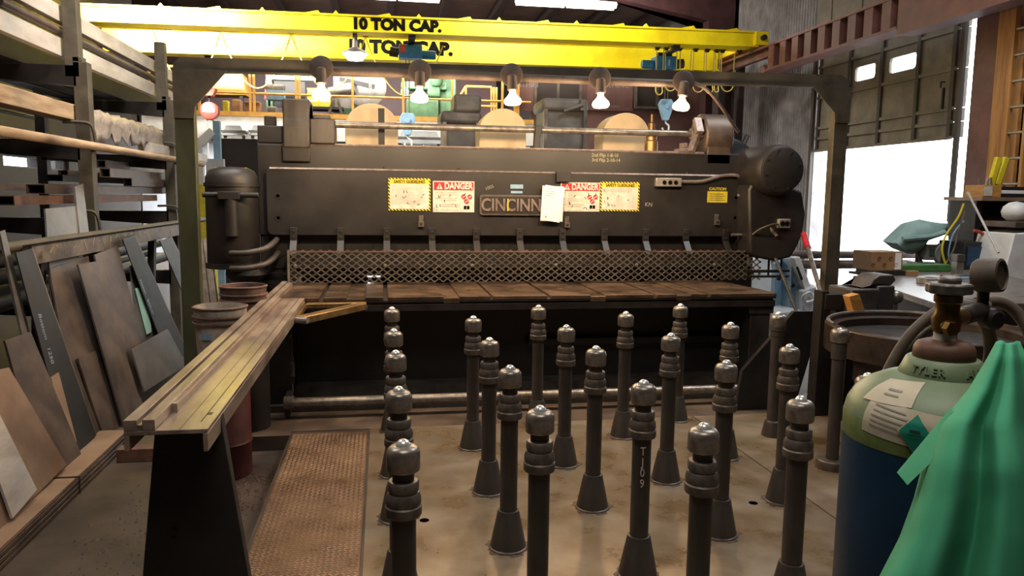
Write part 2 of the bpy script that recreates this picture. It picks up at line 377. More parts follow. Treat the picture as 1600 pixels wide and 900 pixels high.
# ------------------------------------------------------------------ overhead door in the right wall
d = MB()
for z0, z1 in ((2.48, 2.71), (2.71, 2.9), (2.9, 3.45), (4.0, 4.62)):
    d.box(8.03, 8.08, 9.8, 13.5, z0+.006, z1-.006)
wn = [(pX(1432, 85, 8.03).y, pX(1391, 85, 8.03).y), (pX(1368, 100, 8.03).y, pX(1337, 100, 8.03).y)]
ys = [9.8, wn[0][0], wn[0][1], wn[1][0], wn[1][1], 13.5]
for i in (0, 2, 4): d.box(8.03, 8.08, ys[i], ys[i+1], 3.456, 3.994)
for y0, y1 in wn:
    d.box(8.03, 8.08, y0, y1, 3.456, 3.6); d.box(8.03, 8.08, y0, y1, 3.84, 3.994)
    c = .05
    for yy, sy in ((y0, 1), (y1, -1)):
        for zz, sz in ((3.6, 1), (3.84, -1)):
            d.prism([(yy, zz), (yy+sy*c, zz), (yy+sy*c*.3, zz+sz*c*.3), (yy, zz+sz*c)], 'x', 8.03, 8.08)
door = struct('door_1', d, m_doorp, smooth=0)
build('window_pane', MB().box(8.05, 8.056, wn[0][0]-.01, wn[0][1]+.01, 3.59, 3.85), m_glass, door)
build('window_pane', MB().box(8.05, 8.056, wn[1][0]-.01, wn[1][1]+.01, 3.59, 3.85), m_glass, door)
st = MB()
for y in (10.0, 10.75, 11.63, 12.5, 13.42): st.box(7.99, 8.03, y-.035, y+.035, 2.5, 4.6)
build('stile', st, m_dstile, door)
rl = MB()
for z in (2.49, 2.71, 2.9, 3.45, 4.0): rl.box(7.995, 8.03, 9.95, 13.48, z-.025, z+.025)
build('rail', rl, m_doorp, door)
build('track', MB().box(7.93, 7.98, 9.74, 9.81, 1.3, 4.3).box(7.93, 7.98, 13.48, 13.55, 0, 4.3), m_dstile, door)
hk = MB().tube([(7.96, 10.1, 3.28), (7.9, 10.1, 3.28), (7.9, 10.1, 3.2)], .012).bar((7.95, 10.1, 3.2), (7.95, 10.1, 2.9), .03, .03)
build('latch', hk, m_dark, door)
struct('column_door', MB().box(7.58, 7.62, 8.72, 9.1, 0, 6.6).box(7.94, 7.98, 8.72, 9.1, 0, 6.6).box(7.62, 7.94, 8.9, 8.93, 0, 6.6), m_oxide)

# ------------------------------------------------------------------ crane runway beam along the right side
rb = MB().box(6.99, 7.02, 7.0, 13.4, 3.92, 4.3).box(6.85, 7.16, 9.7, 13.3, 3.88, 3.92).box(6.85, 7.16, 7.0, 17.0, 4.3, 4.33).box(6.95, 7.05, 13.4, 17.0, 4.16, 4.3).prism([(13.3, 3.88), (13.55, 3.8), (13.6, 3.86), (13.4, 4.0)], 'x', 6.85, 7.16)
for i in range(9):
    y = 9.95+i*.4; rb.box(6.86, 6.99, y-.1, y+.1, 3.92, 4.3)
rb.box(6.86, 7.15, 4.5, 9.7, 3.8, 4.33)
struct('beam_runway', rb, m_oxide)
struct('trim_runway_rail', MB().box(6.93, 6.99, 4.5, 17.0, 4.33, 4.37), m_orange)
# ================================================================== FLOOR PLATES AND BALL POSTS
fp = thing('steel_floor_plate', 'worn brown steel floor plate carrying the rows of ball topped posts', 'floor plate', (1.06, 3, 0))
build('deck', MB().box(-.095, 2.235, .6, 5.2, -.006, 0), m_plate, fp)
hol = [pZ(663, 813, 0), pZ(1177, 786, 0)]
for p in hol: build('bolt_hole', MB().lathe([(.0001, .0012), (.017, .0012), (.024, .0006), (.024, 0)], (p.x, p.y, 0), seg=18), m_hole, fp)
solo('steel_floor_plate', 'narrow steel floor plate beside the green jacket, right of the long seam', 'floor plate',
     MB().box(2.245, 3.4, .6, 5.2, -.006, 0), m_plate)
# checker plate with real lugs
ck = MB().box(-.6, -.11, .9, 5.13, -.012, .004)
row = 0; y = .95
while y < 5.1:
    for k in range(19):
        x = -.585+k*.0255+(.0064 if row % 2 else -.0064)*0
        sgn = 1 if (row+k) % 2 else -1
        a = sgn*math.radians(38); ca, sa = math.cos(a)*.0125, math.sin(a)*.0125; wx, wy = -math.sin(a)*.0042, math.cos(a)*.0042
        b = [(x-ca-wx*.3, y-sa-wy*.3, .004), (x-wx, y-wy, .004), (x+ca-wx*.3, y+sa-wy*.3, .004), (x+ca+wx*.3, y+sa+wy*.3, .004), (x+wx, y+wy, .004), (x-ca+wx*.3, y-sa+wy*.3, .004)]
        t = [((p[0]-x)*.8+x, (p[1]-y)*.8+y, .0066) for p in b]
        n = len(ck.v); ck.v += b+t
        ck.f += [(n+6, n+7, n+8, n+9, n+10, n+11)]+[(n+i, n+(i+1) % 6, n+6+(i+1) % 6, n+6+i) for i in range(6)]; ck.m += [1]*7
    row += 1; y += .0215
solo('checker_plate', 'long raised tread checker plate on the floor left of the ball posts', 'floor plate', ck, [m_checker, m_lug], smooth=30)
# the low channel left of the checker plate, with swarf
sw = MB()
for i in range(900):
    x = random.uniform(-1.0, -.66); yy = random.gauss(4.35, .16); z = FL
    if i % 3 == 0: x, yy = random.gauss(-1.18, .12), random.gauss(4.05, .3)
    if i > 820: x, yy = random.uniform(-1.5, -.7), random.uniform(3.2, 4.6)
    s = random.uniform(.004, .011); a = random.uniform(0, 3.1); b = Vector((math.cos(a)*s, math.sin(a)*s, 0))
    p = Vector((x, yy, z)); q = Vector((-b.y*.5, b.x*.5, 0))
    sw.add([p-b, p+q, p+b, p-q, p+Vector((0,0,s))], [(0,1,4), (1,2,4), (2,3,4), (3,0,4), (0,3,2,1)])
solo('metal_swarf', 'scattered bright metal shavings on the floor under the squaring arm', 'metal shavings', sw, m_swarf, kind='stuff', smooth=0)

TOP = 0.85
def ball_post(name, loc, label, variant=0):
    r = thing(name, label, 'ball post', loc, 'ball topped posts on the floor plate')
    X, Y = loc[0], loc[1]
    if variant == 0:
        build('base_cone', MB().lathe([(.082, 0), (.082, .012), (.05, .17), (.047, .178), (.038, .18)], loc, seg=28), m_pipe, r)
        build('weld_bead', MB().lathe([(.089, 0), (.088, .006), (.081, .011)], loc, seg=28), m_coup, r)
        rs_ = MB(); n_ = 36; kk = X*7+Y*3
        ra = [.098+.012*math.sin(i*.9+kk)+.008*math.sin(i*2.3+kk*2) for i in range(n_)]
        rs_.prism([(X+ra[i]*math.cos(2*math.pi*i/n_), Y+ra[i]*math.sin(2*math.pi*i/n_)) for i in range(n_)], 'z', 0, .0012)
        build('rust_ring', rs_, m_rstain, r)
        build('pipe', MB().cyl((X, Y, .17), (X, Y, .64), .0395, seg=24), m_pipe, r)
        build('coupling', MB().lathe([(.036, .605), (.055, .608), (.0575, .613), (.0575, .638), (.053, .643), (.056, .65), (.055, .668), (.048, .682), (.036, .686)], loc, seg=28), m_coup, r)
        build('lock_ring', MB().lathe([(.036, .682), (.047, .685), (.049, .69), (.049, .714), (.045, .719), (.034, .72)], loc, seg=28), m_coup, r)
        build('neck', MB().cyl((X, Y, .715), (X, Y, .76), .034, seg=24), m_pipe, r)
        cz = .752
    elif variant == 1:
        build('base_flange', MB().lathe([(.09, 0), (.092, .006), (.092, .05), (.086, .056), (.05, .056)], loc, seg=28), m_coup, r)
        build('pipe', MB().lathe([(.036, .05), (.036, .66), (.043, .665), (.043, .775)], loc, seg=24), m_pipe, r)
        cz = .765
    else:
        build('base_cone', MB().lathe([(.07, 0), (.07, .02), (.052, .1), (.038, .11)], loc, seg=28), m_pipe, r)
        build('pipe', MB().lathe([(.04, .1), (.04, .69)], loc, seg=24), m_pipe, r)
        build('collar', MB().lathe([(.044, .685), (.046, .7), (.046, .72), (.052, .725), (.052, .75), (.04, .755)], loc, seg=24), m_pipe, r)
        cz = .75
    build('cap', MB().lathe([(.04, cz), (.05, cz), (.0525, cz+.004), (.0525, cz+.055), (.049, cz+.067), (.04, cz+.076), (.025, cz+.0785), (.0245, cz+.0765)], loc, seg=32), m_cap, r, smooth=50)
    build('ball', MB().sphere((X, Y, TOP-.023), .0235, 24, 14), m_bright, r, smooth=80)
    return r
XS = (.057, .555, 1.06, 1.578, 2.085)
LINES = ([2.315, 2.981, 3.689, 4.30, 5.146], [2.64, 3.306, 3.975, 4.715], [2.363, 2.97, 3.693, 4.333, 5.151], [2.65, 3.30, 4.005, 4.811], [2.978, 3.635, 4.328, 5.131])
OD = ('nearest', 'second nearest', 'third nearest', 'fourth nearest', 'farthest'); LN = ('first', 'second', 'third', 'fourth', 'fifth')
proto = None
for ci, (x, ys) in enumerate(zip(XS, LINES)):
    for ri, y in enumerate(ys):
        od = 'farthest' if ri == len(ys)-1 else OD[ri]
        lb = 'ringed steel ball post, %s in the %s line right of the checker plate' % (od, LN[ci])
        if (ci, ri) == (2, 1): lb = 'steel ball post with scrawled chalk letters down its pipe, beside the front middle'
        if (ci, ri) == (2, 1) or proto is None:
            o = ball_post('ball_post', (x, y, 0), lb)
            if proto is None: proto = o
            else:
                tm = MB()
                for k, chh in enumerate('TJ09'):
                    g = text_mb(chh, .05, face_front(x-.008, y-.0405, .555-k*.046, 0, .8), .0015); tm.add(g.v, g.f)
                build('chalk_lettering', tm, m_lite, o)
        else:
            o = copy_tree(proto); o.location = (x, y, 0); o['label'] = lb; ORG[o] = Vector((x, y, 0))
ball_post('ball_post', (2.646, 4.067, 0), 'steel ball post with plain two-step pipe on a flat round flange', 1)
ball_post('ball_post', (2.60, 4.70, 0), 'steel ball post with flared collar and plain pipe near the shear corner', 2)
# ================================================================== THE PLATE SHEAR
S = thing('plate_shear', 'long black powered plate shear with yellow and red signs, standing behind the ball posts', 'shear', (1.15, 6.6, 0))
FY = 6.53
# table: top pieces between the slots, on one slab
slots = [(-.455, -.425, 0), (-.26, -.13, 1), (.0, .035, 0), (.44, .56, 1), (.79, .81, 0), (1.22, 1.25, 0), (1.56, 1.68, 1), (2.06, 2.09, 0), (2.25, 2.37, 1), (2.50, 2.53, 0)]
t = MB(); x = -.8
for a, b, w in slots:
    t.box(x, a, 5.62, 6.62, .825, .85)
    if w: t.box(a, b, 5.62, 6.62, .80, .838)
    x = b
t.hull([(x, 5.62, .825), (3.085, 5.62, .825), (3.085, 5.9, .825), (3.0, 6.62, .825), (x, 6.62, .825)], [(x, 5.62, .85), (3.085, 5.62, .85), (3.085, 5.9, .85), (3.0, 6.62, .85), (x, 6.62, .85)])
build('table_top', t, m_table, S, bevel=.002)
te = MB().box(-.8, 3.085, 5.622, 6.6, .808, .826).box(-.55, 3.075, 5.65, 6.6, .795, .808).box(-.55, 3.08, 5.625, 6.6, .745, .795)
build('table_edge', te, m_tedge, S, bevel=.003)
for xx in (-.5, -.33, .3, .66, 1.02, 1.42, 1.86, 2.17, 2.44, 2.72, 2.93):
    build('table_bolt', MB().lathe([(.03, .0), (.03, .0012), (.019, .0014), (.019, .005), (.0001, .006)], (xx, 6.02+.12*math.sin(xx*9), .85), seg=16), m_gold, S)
build('front_panel', MB().box(-.7, 3.0, 6.05, 6.1, .02, .76).box(1.15, 3.0, 5.97, 6.06, .40, .45), m_dark, S)
build('leg', MB().box(-.88, -.66, 5.72, 6.5, 0, .79), m_black2, S, bevel=.006)
build('leg', MB().box(2.9, 3.07, 5.68, 6.5, 0, .75).box(2.88, 3.09, 5.66, 5.7, .68, .745), m_pipe, S, bevel=.006)
build('base_sill', MB().box(-.9, 3.1, 5.66, 6.1, 0, .05).prism([(5.75, .05), (5.85, .13), (6.06, .13), (6.06, .05)], 'x', -.66, 2.9), m_pipe, S)
pd = MB().cyl((-.66, 5.52, .11), (2.99, 5.52, .11), .036, seg=20).cyl((-.7, 5.52, .11), (-.63, 5.52, .11), .05, seg=20)
fb = build('foot_bar', pd, m_cap, S)
for xx in (-.68, 2.97): build('bar_bracket', MB().box(xx-.02, xx+.02, 5.5, 5.74, .02, .15), m_black2, S)
cs = MB(); pts = [(-.645+.016*math.cos(i*.9), 5.56+.016*math.sin(i*.9), .29+i*.0011) for i in range(100)]
cs.tube(pts, .0028, 6)
cs.tube([(-.645, 5.56, .4), (-.652, 5.56, .41), (-.652, 5.56, .44), (-.638, 5.56, .44), (-.638, 5.56, .41)], .003, 6).tube([(-.645, 5.56, .44), (-.64, 5.56, .56), (-.655, 5.58, .575), (-.655, 5.75, .575)], .003, 6)
cs.tube([(-.645, 5.56, .29), (-.652, 5.56, .28), (-.652, 5.56, .24), (-.638, 5.56, .24), (-.638, 5.56, .28)], .003, 6).tube([(-.645, 5.56, .24), (-.64, 5.54, .2), (-.645, 5.52, .145)], .005, 6)
build('return_spring', cs, m_coup, S)
# end frames and upper works
build('end_frame', MB().box(-1.0, -.72, 6.62, 7.7, 0, 1.99), m_black, S, bevel=.01)
build('end_frame', MB().box(3.1, 3.38, 6.62, 7.7, 0, 1.93), m_black, S, bevel=.01)
ub = MB().prism([(6.60, 1.25), (6.60, 1.985), (6.63, 2.0), (7.05, 2.0), (7.05, 1.25)], 'x', -1.0, 3.2)
build('upper_beam', ub, m_black, S, bevel=.004)
build('dust_and_lit_edge', MB().box(-.58, 2.8, 6.61, 7.03, 2.0, 2.004).prism([(6.592, 1.99), (6.6, 1.982), (6.63, 2.0), (6.62, 2.006)], 'x', -.6, 2.85), m_letter, S)  # dust on the beam top; the pale front strip paints its lamplit edge
build('knife_beam', MB().box(-.9, 3.25, 6.61, 6.9, .97, 1.25).box(-.85, 3.2, 6.66, 6.8, .9, .97), m_dark, S)
def rrect(x0, x1, z0, z1, r, n=5):
    out = []
    for cx, cz, a0 in ((x1-r, z1-r, 0), (x0+r, z1-r, 90), (x0+r, z0+r, 180), (x1-r, z0+r, 270)):
        for k in range(n+1):
            a = math.radians(a0+90*k/n); out.append((cx+r*math.cos(a), cz+r*math.sin(a)))
    return out
build('apron_plate', MB().prism(rrect(-.93, 3.26, 1.25, 1.795, .05), 'y', FY, 6.6), m_black, S, bevel=.006)
build('apron_lit_ledge', MB().box(-.9, 3.24, FY+.012, 6.6, 1.795, 1.803).prism([(FY-.006, 1.789), (FY+.004, 1.784), (FY+.02, 1.8), (FY+.01, 1.803)], 'x', -.9, 3.24), m_letter, S)  # pale colour and lip stand in for lamplight along the ledge
for xx, zz in ((-.84, 1.57), (-.84, 1.39), (3.14, 1.60), (3.14, 1.42)):
    build('bolt_hole', MB().lathe([(.024, 0), (.024, .004), (.015, .004), (.013, .001), (.0001, .001)], (xx, FY+.001, zz), '-y', 20), m_dark, S)
for xx in (.02, .64, 2.68): build('dowel', MB().cyl((xx, FY+.03, 1.795), (xx, FY+.03, 1.82), .012), m_black2, S)
for i in range(11):
    xx = -.72+i*.377
    sb = MB().hull([(xx-.028, 6.505, 1.315), (xx+.028, 6.505, 1.315), (xx+.028, FY, 1.315), (xx-.028, FY, 1.315)][::-1],
                   [(xx-.028, 6.505, 1.21), (xx+.028, 6.505, 1.21), (xx+.028, FY, 1.21), (xx-.028, FY, 1.21)][::-1])
    sb.hull([(xx-.028, 6.505, 1.21), (xx+.028, 6.505, 1.21), (xx+.028, FY, 1.21), (xx-.028, FY, 1.21)][::-1],
            [(xx-.028, 6.40, 1.10), (xx+.028, 6.40, 1.10), (xx+.028, 6.415, 1.10), (xx-.028, 6.415, 1.10)][::-1])
    s = build('hanger_strap', sb, m_black2, S, bevel=.002)
    build('bolt', MB().lathe([(.013, 0), (.013, .004), (.0001, .006)], (xx, 6.505, 1.285), '-y', 12).lathe([(.013, 0), (.013, .004), (.0001, .006)], (xx, 6.505, 1.235), '-y', 12), m_dark, s)
# expanded metal guard
g = MB(); rows, z0, z1, gx0, gx1, GY = 9, .885, 1.125, -.745, 3.34, 6.4
ph = (z1-z0)/rows; cw = .071; n = int((gx1-gx0)/(cw/2))
def seg(a, b, hgt=.0065): g.bar(a, b, .005, hgt, (0, 0, 1))
for r in range(rows+1):
    zc = z0+ph*r; sg = 1 if r % 2 else -1; A = ph*.36
    prev = None
    for k in range(n+1):
        zz = zc+sg*(A if k % 2 else -A)
        for dx in (-.2, .2):
            p = (gx0+(k+dx)*cw/2, GY, zz)
            if prev: seg(prev, p, .0085 if dx < 0 else .011)
            prev = p
gd = build('guard_mesh', g, m_cap, S, smooth=0)
build('guard_edge', MB().box(gx0-.015, gx0+.003, GY-.012, GY+.02, z0-.02, z1+.012), m_steel, S)
build('guard_edge', MB().bar((gx0, GY, z1), (gx1, GY, z1), .008, .012), m_rust, S)
for xx in (-.7, .02, .74, 1.46, 2.18, 2.9): build('guard_button', MB().lathe([(.014, 0), (.014, .006), (.006, .009), (.0001, .009)], (xx, GY-.004, 1.01), '-y', 14), m_steel, S)
build('guard_wing', MB().prism([(6.42, .9), (6.42, 1.12), (6.5, 1.12), (6.62, 1.12), (6.62, .9)], 'x', -.77, -.755).hull([(-1.06, 6.6, .93), (-.76, 6.42, .93), (-.76, 6.42, .95), (-1.06, 6.6, .95)], [(-1.06, 6.62, .93), (-.76, 6.44, .93), (-.76, 6.44, .95), (-1.06, 6.62, .95)])
      .bar((-1.04, 6.6, .94), (-.76, 6.42, 1.12), .015, .02).bar((-1.04, 6.6, .86), (-.76, 6.42, .87), .02, .025), m_dark, S)
gf = MB()
for zz in (.9, .95, 1.13): gf.bar((3.2, 6.4, zz), (3.62, 6.4, zz), .02, .02)
for xx in (3.42, 3.54): gf.bar((xx, 6.4, .9), (xx, 6.4, 1.14), .014, .014)
gf.bar((3.3, 6.55, .93), (3.62, 6.55, .93), .02, .02)
build('guard_frame', gf, m_dark, S)
build('throat_light_block', MB().box(-.02, 3.1, 6.86, 6.9, .6, .99).box(-.7, -.14, 6.86, 6.9, .6, .99).box(-.14, -.02, 6.86, 6.9, .6, .86).box(-.14, -.02, 6.86, 6.9, .92, .99), m_dark, S)  # dark plates added to block bright light from behind through the throat
build('back_gauge_bar', MB().box(-.42, -.1, 7.4, 7.44, .93, .955).box(-.12, .02, 7.2, 7.24, .88, .97), m_gold, S)
# name casting
npl = build('name_plate', MB().prism(rrect(.815, 1.545, 1.425, 1.6, .025), 'y', FY-.022, FY), m_coup, S, bevel=.004)
build('recess_panel', MB().prism(rrect(.83, 1.53, 1.44, 1.585, .02), 'y', FY-.0235, FY-.02), m_black2, npl)
nl = text_mb('CINCINNATI', .148, face_front(1.18, FY-.026, 1.51, 0, .83), .006, .0035)
build('lettering', nl, m_letter, npl)
build('lettering', text_mb('I', .148, face_front(1.055, FY-.034, 1.51, 0, .6), .001, .002), m_syel, npl)
# signs
def danger(x0, x1, z0, z1):
    s = build('danger_sign', MB().box(x0, x1, FY-.006, FY, z0, z1), m_swhite, S)
    zh = z1-(z1-z0)*.29; w = x1-x0
    build('sign_header', MB().box(x0+.008, x1-.008, FY-.0075, FY-.006, zh, z1-.008), m_red, s)
    build('lettering', text_mb('DANGER', .074, face_front((x0+x1)/2+.04, FY-.0085, (zh+z1)/2-.004, 0, .80), .001, .0024), m_swhite, s)
    tr = MB().prism([(x0+.03, zh+.008), (x0+.082, zh+.008), (x0+.056, z1-.016)], 'y', FY-.009, FY-.0075)
    build('warning_triangle', tr, m_swhite, s)
    build('exclamation_mark', MB().box(x0+.053, x0+.059, FY-.010, FY-.009, zh+.022, z1-.03).box(x0+.053, x0+.059, FY-.010, FY-.009, zh+.012, zh+.018), m_ink, s)
    pr = MB()
    for k in range(10):
        z = zh-.022-k*.0165
        if k % 3 == 2: continue
        pr.box(x0+w*.05, x0+w*.13, FY-.0068, FY-.006, z, z+.004) if k % 3 == 0 else None
        pr.box(x0+w*.18, x0+w*(.55+.06*math.sin(k*2.3)), FY-.0068, FY-.006, z, z+.004)
    build('printed_lines', pr, m_print, s)
    rd = MB()
    for cx, cz in ((.74, .5), (.89, .5), (.81, .35)): rd.lathe([(.021, 0), (.021, .0012)], (x0+w*cx, FY-.006, z0+(z1-z0)*cz), '-y', 18)
    build('pictogram_disc', rd, m_red, s)
    wm = MB()
    for cx, cz in ((.74, .5), (.89, .5), (.81, .35)): wm.bar((x0+w*cx-.012, FY-.0078, z0+(z1-z0)*cz-.008), (x0+w*cx+.013, FY-.0078, z0+(z1-z0)*cz+.009), .001, .007)
    build('pictogram_mark', wm, m_swhite, s)
    build('book_pictogram', MB().box(x0+w*.745, x0+w*.81, FY-.007, FY-.006, z0+.025, z0+.055).box(x0+w*.82, x0+w*.885, FY-.007, FY-.006, z0+.025, z0+.055), m_ink, s)
    sc = MB()
    for k in range(9):
        px, pz = random.uniform(x0+.02, x1-.03), random.uniform(z0+.01, zh-.01); a = random.uniform(.6, 2.4)
        sc.bar((px, FY-.0072, pz), (px+.025*math.cos(a), FY-.0072, pz+.025*math.sin(a)), .001, .005)
    build('scratch', sc, m_dtext, s)
danger(.42, .77, 1.45, 1.71); danger(1.52, 1.87, 1.465, 1.715)
def guideline(x0, x1, z0, z1, words):
    s = build('safety_sign', MB().box(x0, x1, FY-.006, FY, z0, z1), m_hazard, S)
    build('sign_panel', MB().box(x0+.014, x1-.014, FY-.0072, FY-.006, z0+.014, z1-.05), m_swhite, s)
    build('sign_header', MB().box(x0+.014, x1-.014, FY-.0072, FY-.006, z1-.05, z1-.012), m_syel, s)
    build('lettering', text_mb(words, .034, face_front((x0+x1)/2, FY-.0078, z1-.031, 0, .85), .0006, .0008), m_ink, s)
    pr = MB()
    for k in range(14 if z0 < 1.465 else 3):
        z = z1-.064-k*.0115
        pr.box(x0+.026, x1-.03-.04*abs(math.sin(k*1.7)), FY-.0078, FY-.0072, z, z+.003)
    build('printed_lines', pr, m_print, s)
    sc = MB()
    for k in range(10):
        px, pz = random.uniform(x0+.03, x1-.05), random.uniform(z0+.03, z1-.08); a = random.uniform(.3, 2.6)
        sc.bar((px, FY-.0082, pz), (px+.022*math.cos(a), FY-.0082, pz+.022*math.sin(a)), .001, .0045)
    build('scratch', sc, m_dtext, s)
guideline(.05, .4, 1.46, 1.73, 'SAFETY GUIDELINES'); guideline(1.875, 2.23, 1.47, 1.725, 'SAFETY GUIDELINES')
cz = build('caution_sign', MB().box(2.865, 3.055, FY-.004, FY, 1.555, 1.655), m_syel, S)
build('lettering', text_mb('CAUTION', .036, face_front(2.96, FY-.003, 1.675), .001, .001), m_syel, cz)
pr = MB()
for k in range(4): pr.box(2.885, 3.03-.02*(k % 2), FY-.0048, FY-.004, 1.575+k*.018, 1.579+k*.018)
build('printed_lines', pr, m_dtext, cz)
mp = build('maker_tag', MB().box(1.08, 1.19, FY-.004, FY, 1.655, 1.69).box(1.085, 1.185, FY-.004, FY, 1.615, 1.635), m_lblue, S)
build('chalk_writing', (lambda a, b: MB().add(a.v, a.f).add(b.v, b.f))(text_mb('2nd Flip 1-8-10', .042, face_front(1.93, 6.599, 1.955, 0, .95), .0006, 0, 0), text_mb('3rd Flip 2-10-14', .042, face_front(1.94, 6.599, 1.913, 0, .95), .0006, 0, 0)), m_chalk, S)
build('chalk_writing', text_mb('KN', .05, face_front(2.32, FY-.001, 1.53), .0006), m_print, S)
build('chalk_writing', text_mb('1005', .04, face_front(.9, FY-.001, 1.66, .35), .0006), m_print, S)
ms = random.Random(3)
for (bx, bz) in ((.32, 1.37), (1.58, 1.37), (2.96, 1.40)):
    bk = build('catch_bracket', MB().box(bx-.02, bx+.02, FY-.012, FY, bz-.03, bz+.05).box(bx-.024, bx+.024, FY-.03, FY-.005, bz-.045, bz), m_coup, S, bevel=.002)
    build('bolt', MB().lathe([(.01, 0), (.01, .005)], (bx, FY-.03, bz-.02), '-y', 10), m_dark, bk)
build('clip_plate', MB().box(1.475, 1.6, FY-.03, FY+.03, 1.765, 1.805).box(1.475, 1.6, FY-.04, FY-.03, 1.72, 1.8), m_black2, S)
# outlet box with conduit
ob = build('outlet_box', MB().box(2.365, 2.6, FY-.05, FY, 1.69, 1.765), m_alum, S, bevel=.005)
oc = MB()
for k in range(3): oc.lathe([(.019, 0), (.019, .003)], (2.44+k*.053, FY-.05, 1.725), '-y', 16)
build('outlet', oc, m_ink, ob)
cdp = [(2.6, FY-.025, 1.735), (2.8, FY-.025, 1.74), (2.98, FY-.03, 1.79), (3.14, FY-.05, 1.79), (3.24, FY-.08, 1.70), (3.30, 6.4, 1.5), (3.36, 6.32, 1.35), (3.42, 6.28, 1.27)]
build('conduit', MB().tube(cdp, .016, 10, smooth=6), m_hose, S)
# rocker shaft with eccentric drums
build('rocker_shaft', MB().cyl((-.5, 6.72, 2.17), (2.84, 6.72, 2.17), .028, seg=20), m_cap, S)
dl = MB().lathe([(.19, 0), (.2, .01), (.2, .2), (.19, .21)], (-.79, 6.75, 2.14), 'x', 36).box(-.79, -.58, 6.55, 6.95, 1.96, 2.14).box(-.79, -.58, 6.56, 6.9, 2.14, 2.355)
build('eccentric_housing', dl, m_pipe, S, bevel=.012)
build('bearing_cap', MB().box(-.58, -.38, 6.58, 6.86, 2.0, 2.2).box(-.56, -.42, 6.6, 6.8, 2.2, 2.235), m_pipe, S, bevel=.01)
build('bearing_foot', MB().box(-1.0, -.78, 6.62, 6.95, 2.0, 2.14).box(-.95, -.86, 6.65, 6.75, 2.14, 2.22).box(-.8, -.58, 6.56, 6.6, 1.85, 2.0), m_black2, S, bevel=.008)
dr = MB().lathe([(.19, 0), (.205, .015), (.205, .25), (.19, .26)], (2.86, 6.78, 2.15), 'x', 40).box(2.88, 3.1, 6.6, 6.95, 1.9, 2.1)
build('eccentric_housing', dr, m_brownst, S, bevel=.006)
build('crank_arm', MB().bar((2.8, 6.6, 2.17), (2.8, 6.68, 2.3), .05, .07, (1, 0, 0)).cyl((2.76, 6.72, 2.17), (2.87, 6.72, 2.17), .05).bar((2.8, 6.66, 2.16), (2.72, 6.6, 2.0), .06, .05), m_letter, S, bevel=.004)
build('slot', MB().box(2.852, 2.862, 6.66, 6.70, 2.22, 2.3).box(2.852, 2.862, 6.82, 6.87, 2.0, 2.1), m_ink, S)
build('lever_bracket', MB().prism([(1.305, 1.99), (1.36, 1.99), (1.36, 2.1), (1.385, 2.2), (1.32, 2.2), (1.31, 2.1)], 'y', 6.66, 6.72), m_dark, S, bevel=.004)
build('bearing_cap', MB().box(2.62, 2.74, 6.6, 6.75, 2.0, 2.03).box(2.65, 2.7, 6.62, 6.7, 2.03, 2.08), m_letter, S, bevel=.004)
build('oil_pump', MB().lathe([(.06, 0), (.06, .1), (.05, .11), (.05, .16), (.03, .17), (.03, .26), (.012, .27), (.012, .34), (.0001, .35)], (2.42, 6.8, 2.0), seg=20), m_gold, S)
build('post_bar', MB().box(-.03, .025, 6.95, 6.99, 2.0, 2.34), m_dark, S)
# rounded cream covers at the back
for xc, w, zt in ((-.09, .24, 2.42), (1.13, .225, 2.41), (2.345, .235, 2.405)):
    pl = [(xc-w, 1.9), (xc+w, 1.9)]+[(xc+w*math.cos(math.radians(a)), zt-w*.92+w*.92*math.sin(math.radians(a))) for a in range(0, 181, 12)]
    build('rear_cover', MB().prism(pl, 'y', 7.3, 7.62), m_cream, S, bevel=.008)
build('rear_frame', MB().box(-.9, 3.2, 7.05, 7.7, 1.6, 1.92), m_dark, S)
# tank and hoses at the left end
TX, TY = -1.2, 6.56
build('air_tank', MB().lathe([(.15, .99), (.19, 1.0), (.205, 1.02), (.205, 1.66), (.2, 1.72), (.175, 1.77), (.12, 1.795), (.0001, 1.8)], (TX, TY, 0), seg=36).lathe([(.215, 1.64), (.215, 1.67)], (TX, TY, 0), seg=36).lathe([(.215, .985), (.215, 1.03)], (TX, TY, 0), seg=36), m_black2, S)
build('air_valve', MB().cyl((TX+.03, 6.34, 1.25), (TX+.03, 6.34, 1.56), .05).box(TX-.06, TX+.1, 6.29, 6.39, 1.54, 1.6).cyl((TX-.18, 6.34, 1.575), (TX+.24, 6.34, 1.575), .022), m_dark, S, bevel=.004)
build('tank_sump', MB().lathe([(.0001, .87), (.13, .88), (.17, .93), (.15, 1.0)], (TX+.1, TY, 0), seg=28), m_dark, S)
for zz in (1.12, 1.0):
    build('hose', MB().tube([(TX+.02, 6.3, zz), (TX+.14, 6.26, zz+.005), (TX+.27, 6.3, zz+.03), (TX+.33, 6.4, zz+.07), (TX+.34, 6.6, zz+.1)], .024, 10, smooth=5), m_pipe, S)
